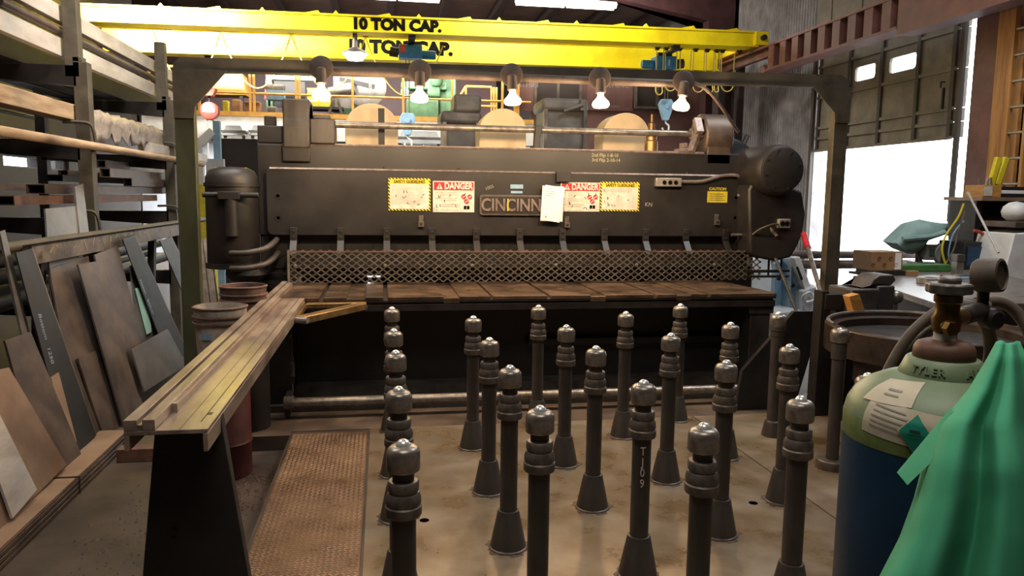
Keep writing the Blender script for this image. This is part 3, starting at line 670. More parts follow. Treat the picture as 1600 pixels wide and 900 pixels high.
# motor, flywheel cover at the right end
MX, MZ = 3.34, 1.84
mo = build('drive_motor', MB().lathe([(.19, 0), (.208, .03), (.215, .06), (.215, .7), (.2, .74)], (MX, 6.11, MZ), 'y', 40), m_black2, S)
build('end_cap', MB().lathe([(.19, 0), (.19, .018), (.18, .024), (.0001, .024)], (MX, 6.112, MZ), '-y', 36), m_black, mo)
bt = MB()
for k in range(8): bt.lathe([(.009, 0), (.009, .007)], (MX+.165*math.cos(k*.785+.3), 6.088, MZ+.165*math.sin(k*.785+.3)), '-y', 8)
build('bolt', bt, m_dark, mo)
oc = [pY(x, y, 6.3) for x, y in ((1170, 296), (1190, 262), (1235, 292), (1254, 300), (1259, 335), (1255, 365), (1246, 386), (1236, 402), (1212, 408), (1188, 404), (1172, 396))]
build('flywheel_cover', MB().prism([(p.x, p.z) for p in oc], 'y', 6.3, 6.8), m_black2, S, bevel=.02)
build('flywheel', MB().lathe([(.30, 0), (.34, .02), (.34, .12), (.3, .14)], (3.2, 6.88, 1.82), 'y', 44).tube([(3.36, 6.9, 2.13), (3.39, 6.9, 2.19), (3.42, 6.9, 2.18), (3.39, 6.9, 2.11)], .01), m_black2, S)
jb = build('switch_box', MB().box(3.42, 3.53, 6.26, 6.3, 1.34, 1.42), m_alum, S, bevel=.004)
build('switch', MB().lathe([(.022, 0), (.022, .006)], (3.455, 6.26, 1.38), '-y', 16).lathe([(.022, 0), (.022, .006)], (3.498, 6.26, 1.38), '-y', 16), m_ink, jb)
build('cable', MB().tube([(3.42, 6.27, 1.375), (3.34, 6.24, 1.37), (3.24, 6.25, 1.33), (3.2, 6.3, 1.28)], .009, 8, smooth=5), m_hose, S)
build('engage_lever', MB().tube([(3.14, 6.5, 1.62), (3.26, 6.4, 1.63), (3.3, 6.36, 1.61)], .013, 8, smooth=4).tube([(3.3, 6.36, 1.63), (3.3, 6.35, 1.55), (3.27, 6.34, 1.47)], .022, 8, smooth=4), m_letter, S)
build('valve_handle', MB().box(3.255, 3.295, 6.42, 6.44, 1.18, 1.33), m_teal, S, bevel=.006)
build('valve_body', MB().cyl((3.08, 6.46, 1.27), (3.27, 6.46, 1.27), .014).cyl((3.26, 6.46, 1.0), (3.26, 6.46, 1.2), .02), m_cap, S)
# papers clipped on the apron
pp = MB()
for k, (a, dx) in enumerate(((.03, .01), (.05, -.012), (.14, .0))):
    M = Matrix.Translation((1.44+dx, FY-.046-.004*k, 1.53)) @ Matrix.Rotation(a, 4, 'Y')
    pp.box(-.085, .085, -.0015, .0015, -.15, .15, 0, M)
pap = solo('paper_sheaf', 'sheaf of white papers hung over the end of the cast name plate', 'papers', pp, m_paper, smooth=0)
mk = MB(); M = Matrix.Translation((1.43, FY-.0565, 1.53)) @ Matrix.Rotation(.1, 4, 'Y')
for k in range(4): mk.box(-.06, -.01+.02*(k % 3), -.0008, .0002, .12-k*.018, .124-k*.018, 0, M)
mk.box(-.045, -.03, -.0008, .0002, -.125, -.105, 0, M)
build('printed_lines', mk, m_print, pap)

# ================================================================== SQUARING ARM
A = thing('squaring_arm', 'long machined squaring arm on a dark tapered stand, reaching out from the shear table', 'squaring arm', (-.68, 4, 0))
build('bed', MB().box(-.805, -.555, 2.5, 5.62, .835, .85).box(-.57, -.555, 2.5, 5.62, .775, .835).box(-.805, -.79, 2.5, 5.62, .785, .835), m_arm, A, bevel=.002)
build('guide_rail', MB().box(-.805, -.765, 2.5, 6.4, .85, .886), m_arm, A, bevel=.002)
build('guide_rail', MB().box(-.75, -.712, 2.5, 6.3, .85, .886), m_arm, A, bevel=.002)
build('rail_block', MB().box(-.803, -.714, 2.503, 2.6, .85, .868), m_cap, A)
build('stop_strip', MB().box(-.712, -.7, 2.72, 5.5, .85, .872).box(-.712, -.694, 2.70, 2.73, .85, .882), m_arm, A)
build('scale_groove', MB().box(-.594, -.590, 2.58, 5.6, .8498, .8508).box(-.64, -.638, 2.5, 5.6, .8498, .8505).box(-.594, -.575, 2.66, 2.69, .8498, .8508), m_dark, A)
br = [(-.55, 5.0), (-.50, 4.93), (-.47, 4.95), (-.15, 5.34), (-.15, 5.42), (-.18, 5.43)]
bk = MB().prism([(-.55, 4.98), (-.49, 4.93), (-.12, 5.5), (-.12, 5.6), (-.16, 5.6)], 'z', .775, .822)
bk.prism([(-.55, 5.5), (-.55, 5.6), (-.16, 5.6), (-.2, 5.55)], 'z', .79, .822).box(-.555, -.53, 5.0, 5.6, .79, .822)
build('brace', bk, m_gold, A, bevel=.004)
build('brace_bolt', MB().lathe([(.022, 0), (.022, .01), (.012, .012), (.0001, .012)], (-.13, 5.5, .797), '-y', 16), m_steel, A)
build('brace_pin', MB().cyl((-.555, 4.97, .80), (-.47, 4.93, .80), .02), m_steel, A)
stn = MB().hull([(-.87, 2.68, FL), (-.43, 2.68, FL), (-.43, 2.73, FL), (-.87, 2.73, FL)], [(-.765, 2.70, .835), (-.555, 2.70, .835), (-.555, 2.75, .835), (-.765, 2.75, .835)]).hull([(-.7, 2.73, FL), (-.6, 2.73, FL), (-.6, 3.2, FL), (-.7, 3.2, FL)], [(-.7, 2.75, .835), (-.62, 2.75, .835), (-.62, 2.95, .835), (-.7, 2.95, .835)])
build('stand', stn, m_dark, A, bevel=.003)
build('stand_hole', MB().lathe([(.012, 0), (.012, .003), (.008, .003)], (-.72, 2.687, .43), '-y', 14), m_black2, A)

# ================================================================== LIGHT FRAME WITH FLOOD BULBS
LY = 5.75
LF = thing('light_frame', 'dark olive steel goal-post frame standing over the shear table', 'light frame', (1.1, LY, 0))
ZT, ZB = 2.51, 2.40
build('post', MB().box(-1.41, -1.28, LY-.04, LY+.04, FL, 2.42), m_green, LF, bevel=.004)
build('post', MB().box(3.55, 3.67, LY-.04, LY+.04, -.005, 2.48), m_frame, LF, bevel=.004)
build('top_rail', MB().prism([(-1.41, 2.47), (-1.36, 2.515), (3.6, 2.575), (3.67, 2.53), (3.67, 2.475), (-1.41, 2.415)], 'y', LY-.02, LY+.02).prism([(-1.36, 2.41), (3.6, 2.475), (3.6, 2.487), (-1.36, 2.422)], 'y', LY-.04, LY-.02), m_frame, LF)
build('gusset', MB().prism([(-1.41, 2.44), (-1.05, 2.43), (-1.27, 2.18), (-1.28, 2.1), (-1.41, 2.1)], 'y', LY-.052, LY-.04), m_frame, LF)
build('gusset', MB().prism([(3.67, 2.48), (3.34, 2.475), (3.54, 2.28), (3.55, 2.2), (3.67, 2.2)], 'y', LY-.052, LY-.04), m_frame, LF)
build('wiring_pipe', MB().cyl((-.41, LY-.075, 2.452), (2.24, LY-.075, 2.452), .03, seg=18), m_brownbk, LF)
build('feed_conduit', MB().tube([(2.24, LY-.075, 2.47), (2.36, LY-.1, 2.45), (2.5, LY-.1, 2.36), (2.9, LY+.3, 2.14)], .014, 8, smooth=6), m_brownbk, LF)
wh = ('first lamp from the green post', 'second lamp from the green post', 'middle lamp of the five', 'fourth lamp from the green post', 'lamp nearest the motor end')
for k, (xx, tilt) in enumerate(((-.41, 0), (.27, .03), (.93, -.02), (1.59, 0), (2.24, .16))):
    L = thing('flood_lamp', 'lit flood bulb in a brown socket, %s' % wh[k], 'lamp', (xx, LY-.11, 2.455), 'flood lamps on the light frame')
    M = Matrix.Translation((xx, LY-.14, 2.455)) @ Matrix.Rotation(tilt, 4, 'Y')
    dn = (M.to_3x3() @ Vector((0, -.12, -1))).normalized()
    o = Vector((xx, LY-.145, 2.45))
    build('box_cover', MB().lathe([(.078, 0), (.082, .006), (.082, .03), (.07, .036)], (xx, LY-.106, 2.462), '-y', 28), m_brownbk, L)
    build('socket', MB().lathe([(.024, -.01), (.034, .0), (.038, .09), (.036, .1)], o, dirv=dn, seg=20), m_brownbk, L)
    build('bulb', MB().lathe([(.02, .098), (.022, .12), (.034, .14), (.058, .165), (.064, .185), (.055, .2), (.0001, .207)], o, dirv=dn, seg=24), m_bulb, L, smooth=80)
    light('flood_lamp_light', 'POINT', o+dn*.25+Vector((0, -.02, 0)), o, 40, WARM, .05)
# ================================================================== BRIDGE CRANE
CR = thing('bridge_crane', 'bright yellow double girder bridge crane lettered 10 TON CAP.', 'crane', (1.3, 14.5, 4.4))
def girder(name, y, z0, z1, x0, x1, fl):
    b = MB().box(x0, x1, y, y+.28, z0+.03, z1-.03).box(x0, x1, y-fl, y+.32, z0, z0+.03).box(x0, x1, y-fl*.5, y+.32, z1-.03, z1)
    return build(name, b, m_yel, CR, smooth=0)
YN, YF = 13.8, 15.3
gn = girder('girder', YN, 4.345, 4.63, -4.95, 6.92, .05)
gf_ = girder('girder', YF, 4.135, 4.64, -4.95, 6.82, .06)
a, b = pY(545, 32, YN), pY(694, 52, YN)
build('lettering', text_mb('10 TON CAP.', .25, face_front((a.x+b.x)/2, YN-.006, 4.478, 0, (b.x-a.x)/1.56), .002, .016), m_ink, gn)
a, b = pY(535, 60, YF), pY(713, 88, YF)
build('lettering', text_mb('10 TON CAP.', .325, face_front((a.x+b.x)/2, YF-.006, 4.375, 0, (b.x-a.x)/2.05), .002, .021), m_ink, gf_)
CR.rotation_euler.y = -.008
build('end_truck', MB().box(6.84, 7.1, 13.72, 16.0, 4.372, 4.62), m_yel, CR, bevel=.01)
build('bumper', MB().cyl((6.98, 13.72, 4.5), (6.98, 13.64, 4.5), .05), m_dark, CR)
cl = MB()
for xx in (-3.6, -2.0, -.8, .6, 2.0, 3.4, 4.7, 5.6):
    build('girder_lug', MB().prism([(xx, 4.63), (xx+.1, 4.63), (xx+.05, 4.69)], 'y', YN, YN+.1), m_yel, CR); build('girder_lug', MB().prism([(xx+.6, 4.63), (xx+1.0, 4.63), (xx+.95, 4.70)], 'y', YN+.1, YN+.14), m_yel, CR)
build('festoon_track', MB().box(-4.9, 6.85, YN+.5, YN+.53, 4.355, 4.385), m_yel, CR)
# festoon cables
FYc = YN+.52
fc = thing('festoon_cable', 'yellow festoon cable bunched in loops on trolleys at the right end of the crane', 'cable', (5.7, FYc, 4.25), 'crane festoon cables')
loop = [(913, 938), (946, 1000), (972, 996), (1026, 1064), (1122, 1160), (1203, 1230), (1228, 1262), (1290, 1300), (1322, 1397)]
cxs = [1027, 1041, 1062, 1087, 1105, 1120, 1129, 1155]
for k, px in enumerate(cxs):
    p = pY(px, 74, FYc); build('trolley', MB().box(p.x-.035, p.x+.035, FYc-.03, FYc+.03, 4.36, 4.40).cyl((p.x-.03, FYc-.04, 4.41), (p.x-.03, FYc+.04, 4.41), .025).cyl((p.x+.03, FYc-.04, 4.41), (p.x+.03, FYc+.04, 4.41), .025), m_dark, fc)
fm = MB()
for k, (xa, xb, yb) in enumerate(((1026, 1037, 148), (1040, 1058, 142), (1063, 1080, 141), (1084, 1101, 144), (1104, 1116, 146), (1118, 1125, 144), (1128, 1148, 143))):
    p, q = pY(xa, 80, FYc), pY(xb, 80, FYc); zb = pY(xa, yb, FYc).z; w = (q.x-p.x)/2; cx = (p.x+q.x)/2
    pts = [(p.x, FYc, 4.37), (p.x+.005, FYc, zb+w*1.4)]+[(cx-w*math.cos(math.radians(t)), FYc-.02, zb+w*1.2-w*1.2*math.sin(math.radians(t))) for t in range(15, 180, 15)]+[(q.x-.005, FYc, zb+w*1.4), (q.x, FYc, 4.37)]
    fm.tube(pts, .011, 6)
build('cable', fm, m_fest, fc)
fl2 = thing('festoon_cable', 'long shallow yellow festoon cable swagged along the crane at the left', 'cable', (-2, FYc, 4.2), 'crane festoon cables')
pk = [(238, 44), (345, 48), (455, 53), (571, 58), (692, 72)]
fm = MB()
for (xa, ya), (xb, yb) in zip(pk, pk[1:]):
    p, q = pY(xa, ya, FYc), pY(xb, yb, FYc)
    pts = [Vector((p.x+(q.x-p.x)*t, FYc-.02, p.z+(q.z-p.z)*t-.95*(1-(2*t-1)**2))) for t in [i/16 for i in range(17)]]
    fm.tube(pts, .011, 6)
build('cable', fm, m_fest, fl2)
for (xa, ya) in pk: p = pY(xa, ya, FYc); build('trolley', MB().box(p.x-.05, p.x+.05, FYc-.03, FYc+.03, p.z, p.z+.05), m_dark, fl2)
# two hoists between the girders
def hoist(x, y, label, hx, hz, flip):
    s = -1 if flip else 1
    h_ = thing('hoist', label, 'hoist', (x, y, 4.2), 'blue crane hoists')
    build('body', MB().box(x-.22*1, x+.2, y-.15, y+.15, 4.03, 4.27), m_blue, h_, bevel=.02)
    build('motor', MB().lathe([(.07, 0), (.08, .02), (.08, .22), (.07, .26)], (x+s*.19, y, 4.12), 'x' if s > 0 else '-x', 20), m_blue, h_)
    build('drum', MB().cyl((x-s*.22, y, 4.14), (x-s*.38, y, 4.16), .09), m_dark, h_)
    build('control_tag', MB().box(x-.2, x-.1, y-.156, y-.15, 4.12, 4.26) if not flip else MB().box(x+.02, x+.06, y-.156, y-.15, 4.08, 4.2), m_orange if not flip else m_lblue, h_)
    build('suspension', MB().box(x-.14, x+.14, y-.04, y+.04, 4.27, 4.345).box(x-.06, x+.06, YN+.06, YN+.85, 4.29, 4.33).box(x-.06, x+.06, YN+.06, YN+.2, 4.33, 4.35+.008*(x-1.3)+.006), m_dark, h_)
    r = MB()
    for dx in (-.03, .03): r.cyl((hx+dx, y, hz+.26), (hx+dx, y, 4.06), .008, seg=6)
    build('rope', r, m_greyst, h_)
    b_ = build('hook_block', MB().prism([(hx-.15, hz+.2), (hx-.1, hz+.3), (hx+.1, hz+.3), (hx+.15, hz+.2), (hx+.05, hz-.1), (hx-.05, hz-.1)], 'y', y-.06, y+.06).lathe([(.05, 0), (.05, .02)], (hx, y-.06, hz+.16), '-y', 20), m_lblue, h_, bevel=.01)
    build('hook', MB().tube([(hx, y, hz-.08), (hx+.01, y, hz-.15), (hx+.07, y, hz-.2), (hx+.06, y, hz-.3), (hx-.03, y, hz-.3), (hx-.06, y, hz-.24)], .018, 8, smooth=4), m_white, h_)
p = pY(642, 84, 14.5); q = pY(637, 203, 14.5); hoist(p.x, 14.5, 'blue hoist with an orange tag in front of the lettered girder', q.x, q.z, False)
p = pY(1038, 95, 14.5); q = pY(1040, 180, 14.5); hoist(p.x, 14.5, 'blue hoist beside the bunched yellow cable loops', q.x, q.z, True)
# crane lamp and the ceiling fluorescents
hb = thing('high_bay_lamp', 'bright white lamp hanging under the near crane girder', 'lamp', (-.4, 13.95, 4))
p = pY(555, 90, 13.95)
build('lens', MB().lathe([(.0001, 0), (.13, .01), (.16, .05), (.2, .1), (.22, .11)], (p.x, 13.95, p.z-.05), seg=24), m_hb, hb)
build('hood', MB().lathe([(.225, .11), (.22, .13), (.1, .2), (.05, .22), (.04, 4.345-p.z+.05)], (p.x, 13.95, p.z-.05), seg=24), m_greyst, hb)
def fluor(x0, y0, x1, y1, Y, label):
    a, b = pY(x0, y0, Y), pY(x1, y1, Y); z = (a.z+b.z)/2
    f_ = thing('fluorescent_light', label, 'ceiling light', ((a.x+b.x)/2, Y, z), 'ceiling fluorescents')
    mx = (a.x+b.x)/2
    build('housing', MB().prism([(Y-.16, z+.05), (Y+.16, z+.05), (Y+.06, z+.14), (Y-.06, z+.14)], 'x', a.x, b.x), m_white, f_)
    for u, v in ((a.x+.02, mx-.03), (mx+.03, b.x-.02)):
        build('tube', MB().cyl((u, Y-.09, z+.02), (v, Y-.09, z+.02), .035).cyl((u, Y+.09, z+.02), (v, Y+.09, z+.02), .035), m_tube, f_)
    build('hanger', MB().cyl((a.x+.4, Y, z+.1), (a.x+.4, Y, 6.6), .01, seg=6).cyl((b.x-.4, Y, z+.1), (b.x-.4, Y, 6.6), .01, seg=6), m_greyst, f_)
fluor(806, 6, 962, 13, 17.2, 'twin fluorescent ceiling light above the crane lettering, right of centre')
fluor(552, -3, 688, 0, 17.2, 'fluorescent ceiling light cut by the top edge, left of the other one')

# ================================================================== MEZZANINE CONTENTS
DZ = 3.14
gr = thing('guard_rail', 'yellow tube guard rail along the mezzanine edge', 'railing', (-1.8, 17.55, DZ))
gx = [-6.8, -5.6, -4.55, -3.55, -2.62, -2.5, -1.35, -.05, 1.9, 3.3]
gx = [-4.8]+[pY(px, 150, 17.55).x for px in (303, 311, 391, 397, 463, 468, 551, 630, 707, 785)]
for xx in gx: build('post', MB().box(xx-.025, xx+.025, 17.53, 17.58, DZ, 4.2), m_yelrail, gr)
build('top_rail', MB().cyl((-4.95, 17.55, 4.2), (3.35, 17.55, 4.2), .03, seg=10), m_yelrail, gr)
build('mid_rail', MB().cyl((-4.95, 17.55, 3.7), (3.35, 17.55, 3.7), .025, seg=10), m_yelrail, gr)
g2 = thing('stair_rail', 'yellow stair rail frame at the right end of the mezzanine', 'railing', (3, 18.2, DZ))
a0 = pY(722, 140, 18.6); sx = [pY(x, 140, 18.6).x for x in (728, 768, 772, 776)]
build('rail', MB().cyl((sx[0], 18.6, 4.15), (sx[1], 18.6, 4.15), .03, seg=8).cyl((sx[0]-.12, 18.6, 3.95), (sx[0], 18.6, 4.15), .03, seg=8).cyl((sx[0], 18.6, 3.7), (sx[3], 18.6, 3.7), .03, seg=8), m_yelrail, g2)
for xx in sx: build('post', MB().cyl((xx, 18.6, DZ), (xx, 18.6, 4.15), .025, seg=8), m_yelrail, g2)
a, b = pY(804, 128, 17.6), pY(812, 128, 17.6)
build('post', MB().box(a.x, b.x, 17.6, 17.68, DZ, 4.5), m_yelrail, g2)
# machine tools on the deck
def P(px, py, Y): q = pY(px, py, Y); return q.x, q.z
def gbox(name, label, cat, px0, py0, px1, Y, dep, m, group=None, bev=.02, base=DZ):
    x0, z1 = P(px0, py0, Y); x1, _ = P(px1, py0, Y)
    return solo(name, label, cat, MB().box(x0, x1, Y, Y+dep, base, z1), m, group, bevel=bev)
x0, z1 = P(634, 122, 18.6); x1, _ = P(716, 122, 18.6)
ml = thing('milling_machine', 'pale green milling machine on the mezzanine behind the rail', 'machine tool', ((x0+x1)/2, 18.8, DZ))
xa = P(672, 150, 18.6)[0]
build('column', MB().box(xa+.25, x1-.02, 18.9, 19.5, DZ, z1+.1), m_lathe, ml, bevel=.04)
build('knee', MB().box(x0+.0, xa+.2, 18.6, 19.2, DZ, P(0+640, 155, 18.6)[1]), m_lathe, ml, bevel=.03)
build('ram', MB().box(x0-.1, x1-.25, 18.75, 19.2, z1-.22, z1-.05).box(xa-.05, xa+.25, 18.7, 19.1, z1-.4, z1+.12), m_lathe, ml, bevel=.03)
build('head', MB().lathe([(.1, 0), (.16, .08), (.16, .35), (.12, .5)], (xa+.15, 18.7, z1-.15), seg=20), m_lathe, ml)
build('dial', MB().lathe([(.1, 0), (.1, .03)], (x0-.02, 18.75, z1-.3), '-y', 20), m_lblue, ml)
x0, z1 = P(520, 122, 18.8); x1, _ = P(605, 122, 18.8); zc = P(560, 135, 18.8)[1]
bs = thing('lathe_machine', 'large grey lathe with a round faceplate on the mezzanine', 'machine tool', ((x0+x1)/2, 19, DZ))
build('headstock', MB().box(x0, x1-.35, 18.9, 19.6, DZ+.4, z1+.15), m_greym, bs, bevel=.05)
build('faceplate', MB().lathe([(.46, 0), (.48, .03), (.48, .1), (.42, .12)], (x1-.5, 18.9, zc), '-y', 36), m_greym, bs)
build('slot', MB().bar((x1-1.1, 18.77, zc+.15), (x1-.3, 18.77, zc-.0), .03, .1), m_dark, bs)
build('spindle', MB().cyl((x0-.1, 18.8, zc-.15), (x0+.45, 18.75, zc-.05), .1).cyl((x0+.3, 18.75, zc-.08), (x0+.5, 18.72, zc-.04), .13), m_greym, bs)
build('bed', MB().box(x0, x1, 18.9, 19.5, DZ, DZ+.45), m_dgreen, bs)
gl = thing('lathe_machine', 'dark green framed machine behind the rail, left of the yellow boxes', 'machine tool', (-2, 19, DZ))
x0, z1 = P(415, 118, 19); x1, _ = P(462, 118, 19)
build('frame', MB().box(x0, x1+.6, 19, 19.1, z1-.08, z1+.02).box(x0, x0+.14, 19, 19.2, DZ, z1), m_lathe, gl)
build('screen', MB().box(x0+.14, x1+.2, 19.1, 19.15, DZ+.45, z1-.1), m_dark, gl)
sl = thing('step_ladder', 'grey folding step ladder behind the mezzanine rail', 'ladder', (-.5, 18.2, DZ))
x0, z1 = P(524, 158, 18.2)
for dx in (-.22, .22): build('leg', MB().bar((x0+dx*.25, 18.2, z1), (x0+dx, 18.2, DZ), .05, .06), m_greyst, sl)
build('rung', MB().bar((x0-.12, 18.2, DZ+.25), (x0+.12, 18.2, DZ+.25), .03, .03), m_greyst, sl)
# boxes and small goods
sh = MB(); x0, z0 = P(480, 165, 18.7); x1, _ = P(516, 165, 18.7)
solo('shelf_plank', 'dark shelf board carrying the yellow boxes on the mezzanine', 'shelf', MB().box(x0-.3, x1+.3, 18.6, 19.2, z0-.08, z0-.02).box(x0-.28, x0-.22, 18.65, 19.1, DZ, z0-.08).box(x1+.2, x1+.26, 18.65, 19.1, DZ, z0-.08), m_dark)
names = ('upper', 'lower left', 'lower right')
for k, (a0, b0, w) in enumerate(((480, 150, 18), (480, 164, 17), (498, 164, 18))):
    xx, zz = P(a0, b0, 18.7); ww = w*18.7/1200
    zz = z0-.02 if k else z0-.02+.215
    bb = solo('yellow_carton', 'yellow and white carton on the mezzanine shelf, %s of the three' % names[k], 'box', MB().box(xx, xx+ww-.01, 18.7, 18.95, zz, zz+.21), m_syel, 'yellow cartons', bevel=.005)
    build('box_label', MB().box(xx+.02, xx+ww-.03, 18.695, 18.7, zz+.11, zz+.17), m_swhite, bb)
rc = MB(); x0, z0 = P(490, 180, 18.3)
rcp = None
for k in range(5):
    o = solo('red_tin', 'small red tin in a row under the yellow carton shelf', 'tin', MB().lathe([(.06, 0), (.06, .13), (.05, .14)], (x0+k*.14, 18.3, DZ), seg=12), m_redp, 'row of red tins')
gbox('cardboard_box', 'brown cardboard box standing at the mezzanine rail', 'box', 382, 158, 406, 17.7, .35, m_card)
bl = thing('power_tool_case', 'blue and grey boxed tool on legs behind the rail', 'case', (-2.6, 18, DZ))
x0, z1 = P(416, 140, 18.0); x1, z0 = P(444, 160, 18.0)
build('box', MB().box(x0, x1, 18, 18.3, z0+.05, z1), m_lblue, bl, bevel=.01)
build('lid', MB().box(x0-.03, x1, 18, 18.3, z1, z1+.12), m_cap, bl, bevel=.01)
for xx in (x0+.04, x1-.04): build('leg', MB().box(xx-.02, xx+.02, 18.1, 18.16, DZ, z0+.05), m_dark, bl)
gbox('grey_bin', 'small grey bin on the mezzanine floor beside the blue case', 'bin', 417, 166, 432, 17.8, .25, m_greym)
xx, zz = P(405, 128, 17.9)
solo('red_tag', 'red folded cloth hanging by the dark green frame', 'cloth', MB().hull([(xx, 18.98, zz+.35), (xx+.16, 18.98, zz+.4), (xx+.16, 19.0, zz+.4), (xx, 19.0, zz+.35)], [(xx-.06, 18.98, zz-.25), (xx+.05, 18.98, zz-.2), (xx+.05, 19.0, zz-.2), (xx-.06, 19.0, zz-.25)]), m_orange)
x0, z1 = P(312, 120, 18.8); x1, z0 = P(384, 150, 18.8)
yb = thing('yellow_tank', 'ochre yellow sheet metal hopper at the left end of the mezzanine', 'hopper', ((x0+x1)/2, 19, DZ))
build('panel', MB().prism([(x0-.1, z0), (x1, z0+.02), (x1-.05, z1+.1), (x0+.2, z1+.1)], 'y', 18.8, 19.4), m_yelrail, yb, bevel=.02)
for xx in (x0, x1-.15): build('leg', MB().box(xx, xx+.08, 18.85, 18.93, DZ, z0), m_dark, yb)
gbox('yellow_bin', 'small bright yellow bin behind the left mezzanine rail', 'bin', 347, 157, 357, 18.2, .2, m_syel)
gbox('cardboard_box', 'pale cardboard box behind the left mezzanine rail, below the ochre hopper', 'box', 362, 155, 376, 18.3, .3, m_card)
ch = thing('chain_hoist', 'red chain hoist hanging above the leaning plates at the left', 'hoist', (-3.1, 15.44, 3.4))
x0, z0 = P(327, 173, 15.4); _, z1 = P(327, 145, 15.4); Q = 15.44
build('body', MB().lathe([(.1, 0), (.165, .03), (.165, .2), (.1, .23)], (x0, Q-.1, z0), 'y', 24).box(x0-.16, x0+.16, Q-.05, Q+.1, z0-.02, z0+.08), m_redp, ch, bevel=.01)
build('name_label', MB().box(x0-.11, x0+.11, Q-.11, Q-.1, z0-.03, z0+.03), m_white, ch)
build('trolley', MB().prism([(x0-.14, z1+.08), (x0+.14, z1+.08), (x0+.08, z1-.06), (x0-.08, z1-.06)], 'y', Q-.1, Q+.1), m_orange, ch, bevel=.01)
build('suspension', MB().cyl((x0, Q, z0+.1), (x0, Q, z1), .02).box(x0-.05, x0+.05, Q-.05, Q+.05, z1+.08, 4.14), m_dark, ch)
build('chain', MB().cyl((x0-.05, Q, z0-.15), (x0-.05, Q, 2.2), .012, seg=6).cyl((x0+.05, Q, z0-.15), (x0+.05, Q, 2.6), .012, seg=6), m_steel, ch)
x0, z0 = P(430, 97, 18.9); 
solo('pull_cord', 'white cord hanging from the mezzanine top rail', 'cord', MB().tube([(P(578, 125, 17.5)[0], 17.5, 4.22), (P(577, 138, 17.5)[0], 17.5, P(577, 138, 17.5)[1]), (P(580, 144, 17.5)[0], 17.5, P(580, 144, 17.5)[1]), (P(579, 122, 17.5)[0], 17.5, 4.22)], .012, 6), m_white)

gbox('yellow_cabinet', 'yellow machine cabinet glimpsed between the green post and the air tank', 'cabinet', 309, 288, 327, 11.5, .4, m_syel, base=FL)
# grey presses standing behind the shear
def press(px0, px1, pyt, Y, label, arm):
    x0, z1 = P(px0, pyt, Y); x1, _ = P(px1, pyt, Y); w = x1-x0
    r = thing('press_machine', label, 'machine tool', ((x0+x1)/2, Y+.3, 0))
    build('body', MB().box(x0+.03, x1-.03, Y+.05, Y+.6, 0, z1-.12), m_greym, r, bevel=.02)
    build('head_cover', MB().box(x0-.01, x1+.01, Y, Y+.65, z1-.16, z1), m_greym, r, bevel=.05)
    for xx in (x0+.015, x1-.06): build('guide_post', MB().box(xx, xx+.045, Y, Y+.06, 0, z1-.14), m_steel, r)
    if arm: build('handle', MB().cyl((x0+w*.45, Y-.02, z1-.16), (x0+w*.85, Y-.06, z1-.08), .025).box(x0+w*.8, x0+w*.9, Y-.05, Y, z1-.15, z1-.02), m_greym, r)
    else: build('gear_cover', MB().box(x0+.15, x1+.0, Y-.02, Y+.5, z1-.02, z1+.2).lathe([(.2, 0), (.22, .1), (.22, .5)], (x1+.1, Y+.2, z1-.7), 'z', 24), m_greym, r, bevel=.04)
    return r
press(690, 752, 172, 9.5, 'grey machine with a domed gear cover behind the shear beam', False)
press(849, 920, 152, 9.5, 'grey machine with a handle on its flat head behind the shear beam', True)
# things in the bright area under the deck
wg = thing('gantry_frame', 'white painted gantry frame behind the green post', 'gantry', (-3.2, 12.5, FL))
a, b = pY(312, 230, 12.5), pY(338, 205, 12.5)
build('leg', MB().box(a.x-.05, a.x+.05, 12.45, 12.55, FL, a.z), m_white, wg)
build('beam', MB().bar((a.x-.6, 12.5, a.z-.55), (b.x-.05, 12.5, b.z), .12, .12), m_white, wg)
build('mast', MB().box(b.x-.04, b.x+.06, 12.45, 12.55, FL, b.z+.15), m_lblue, wg)
build('control_box', MB().box(a.x+.12, a.x+.38, 12.3, 12.4, pY(0, 275, 12.3).z-.2, pY(330, 248, 12.3).z), m_pwhite, wg)
gbox('corrugated_screen', 'brown corrugated screen standing behind the shear tank', 'screen', 341, 216, 402, 12.9, .1, m_wallg, base=FL, bev=.004)
for k, (a0, b0, t0, t1) in enumerate(((388, 424, 195, 212), (345, 384, 195, 212), (620, 690, 203, 225))):
    x0, z1 = P(a0, t0, 16.8); x1, z0 = P(b0, t1, 16.8)
    hp = thing('grey_hopper', 'pale grey hopper in the bright space below the mezzanine, %s' % ('nearest the eccentric housing', 'beside the gantry mast', 'behind the left blue hook')[k], 'hopper', ((x0+x1)/2, 17, FL), 'hoppers under the mezzanine')
    build('bin', MB().prism([(x0+.1, z1), (x1-.1, z1), (x1, z0), (x0, z0)], 'y', 16.8, 17.2), m_pwhite, hp, bevel=.01)
    build('band', MB().box(x0, x1, 16.77, 17.22, (z0+z1)/2-.04, (z0+z1)/2), m_greyst, hp)
    for xx in (x0+.03, x1-.09): build('leg', MB().box(xx, xx+.06, 16.9, 16.96, FL, z0), m_greyst, hp)
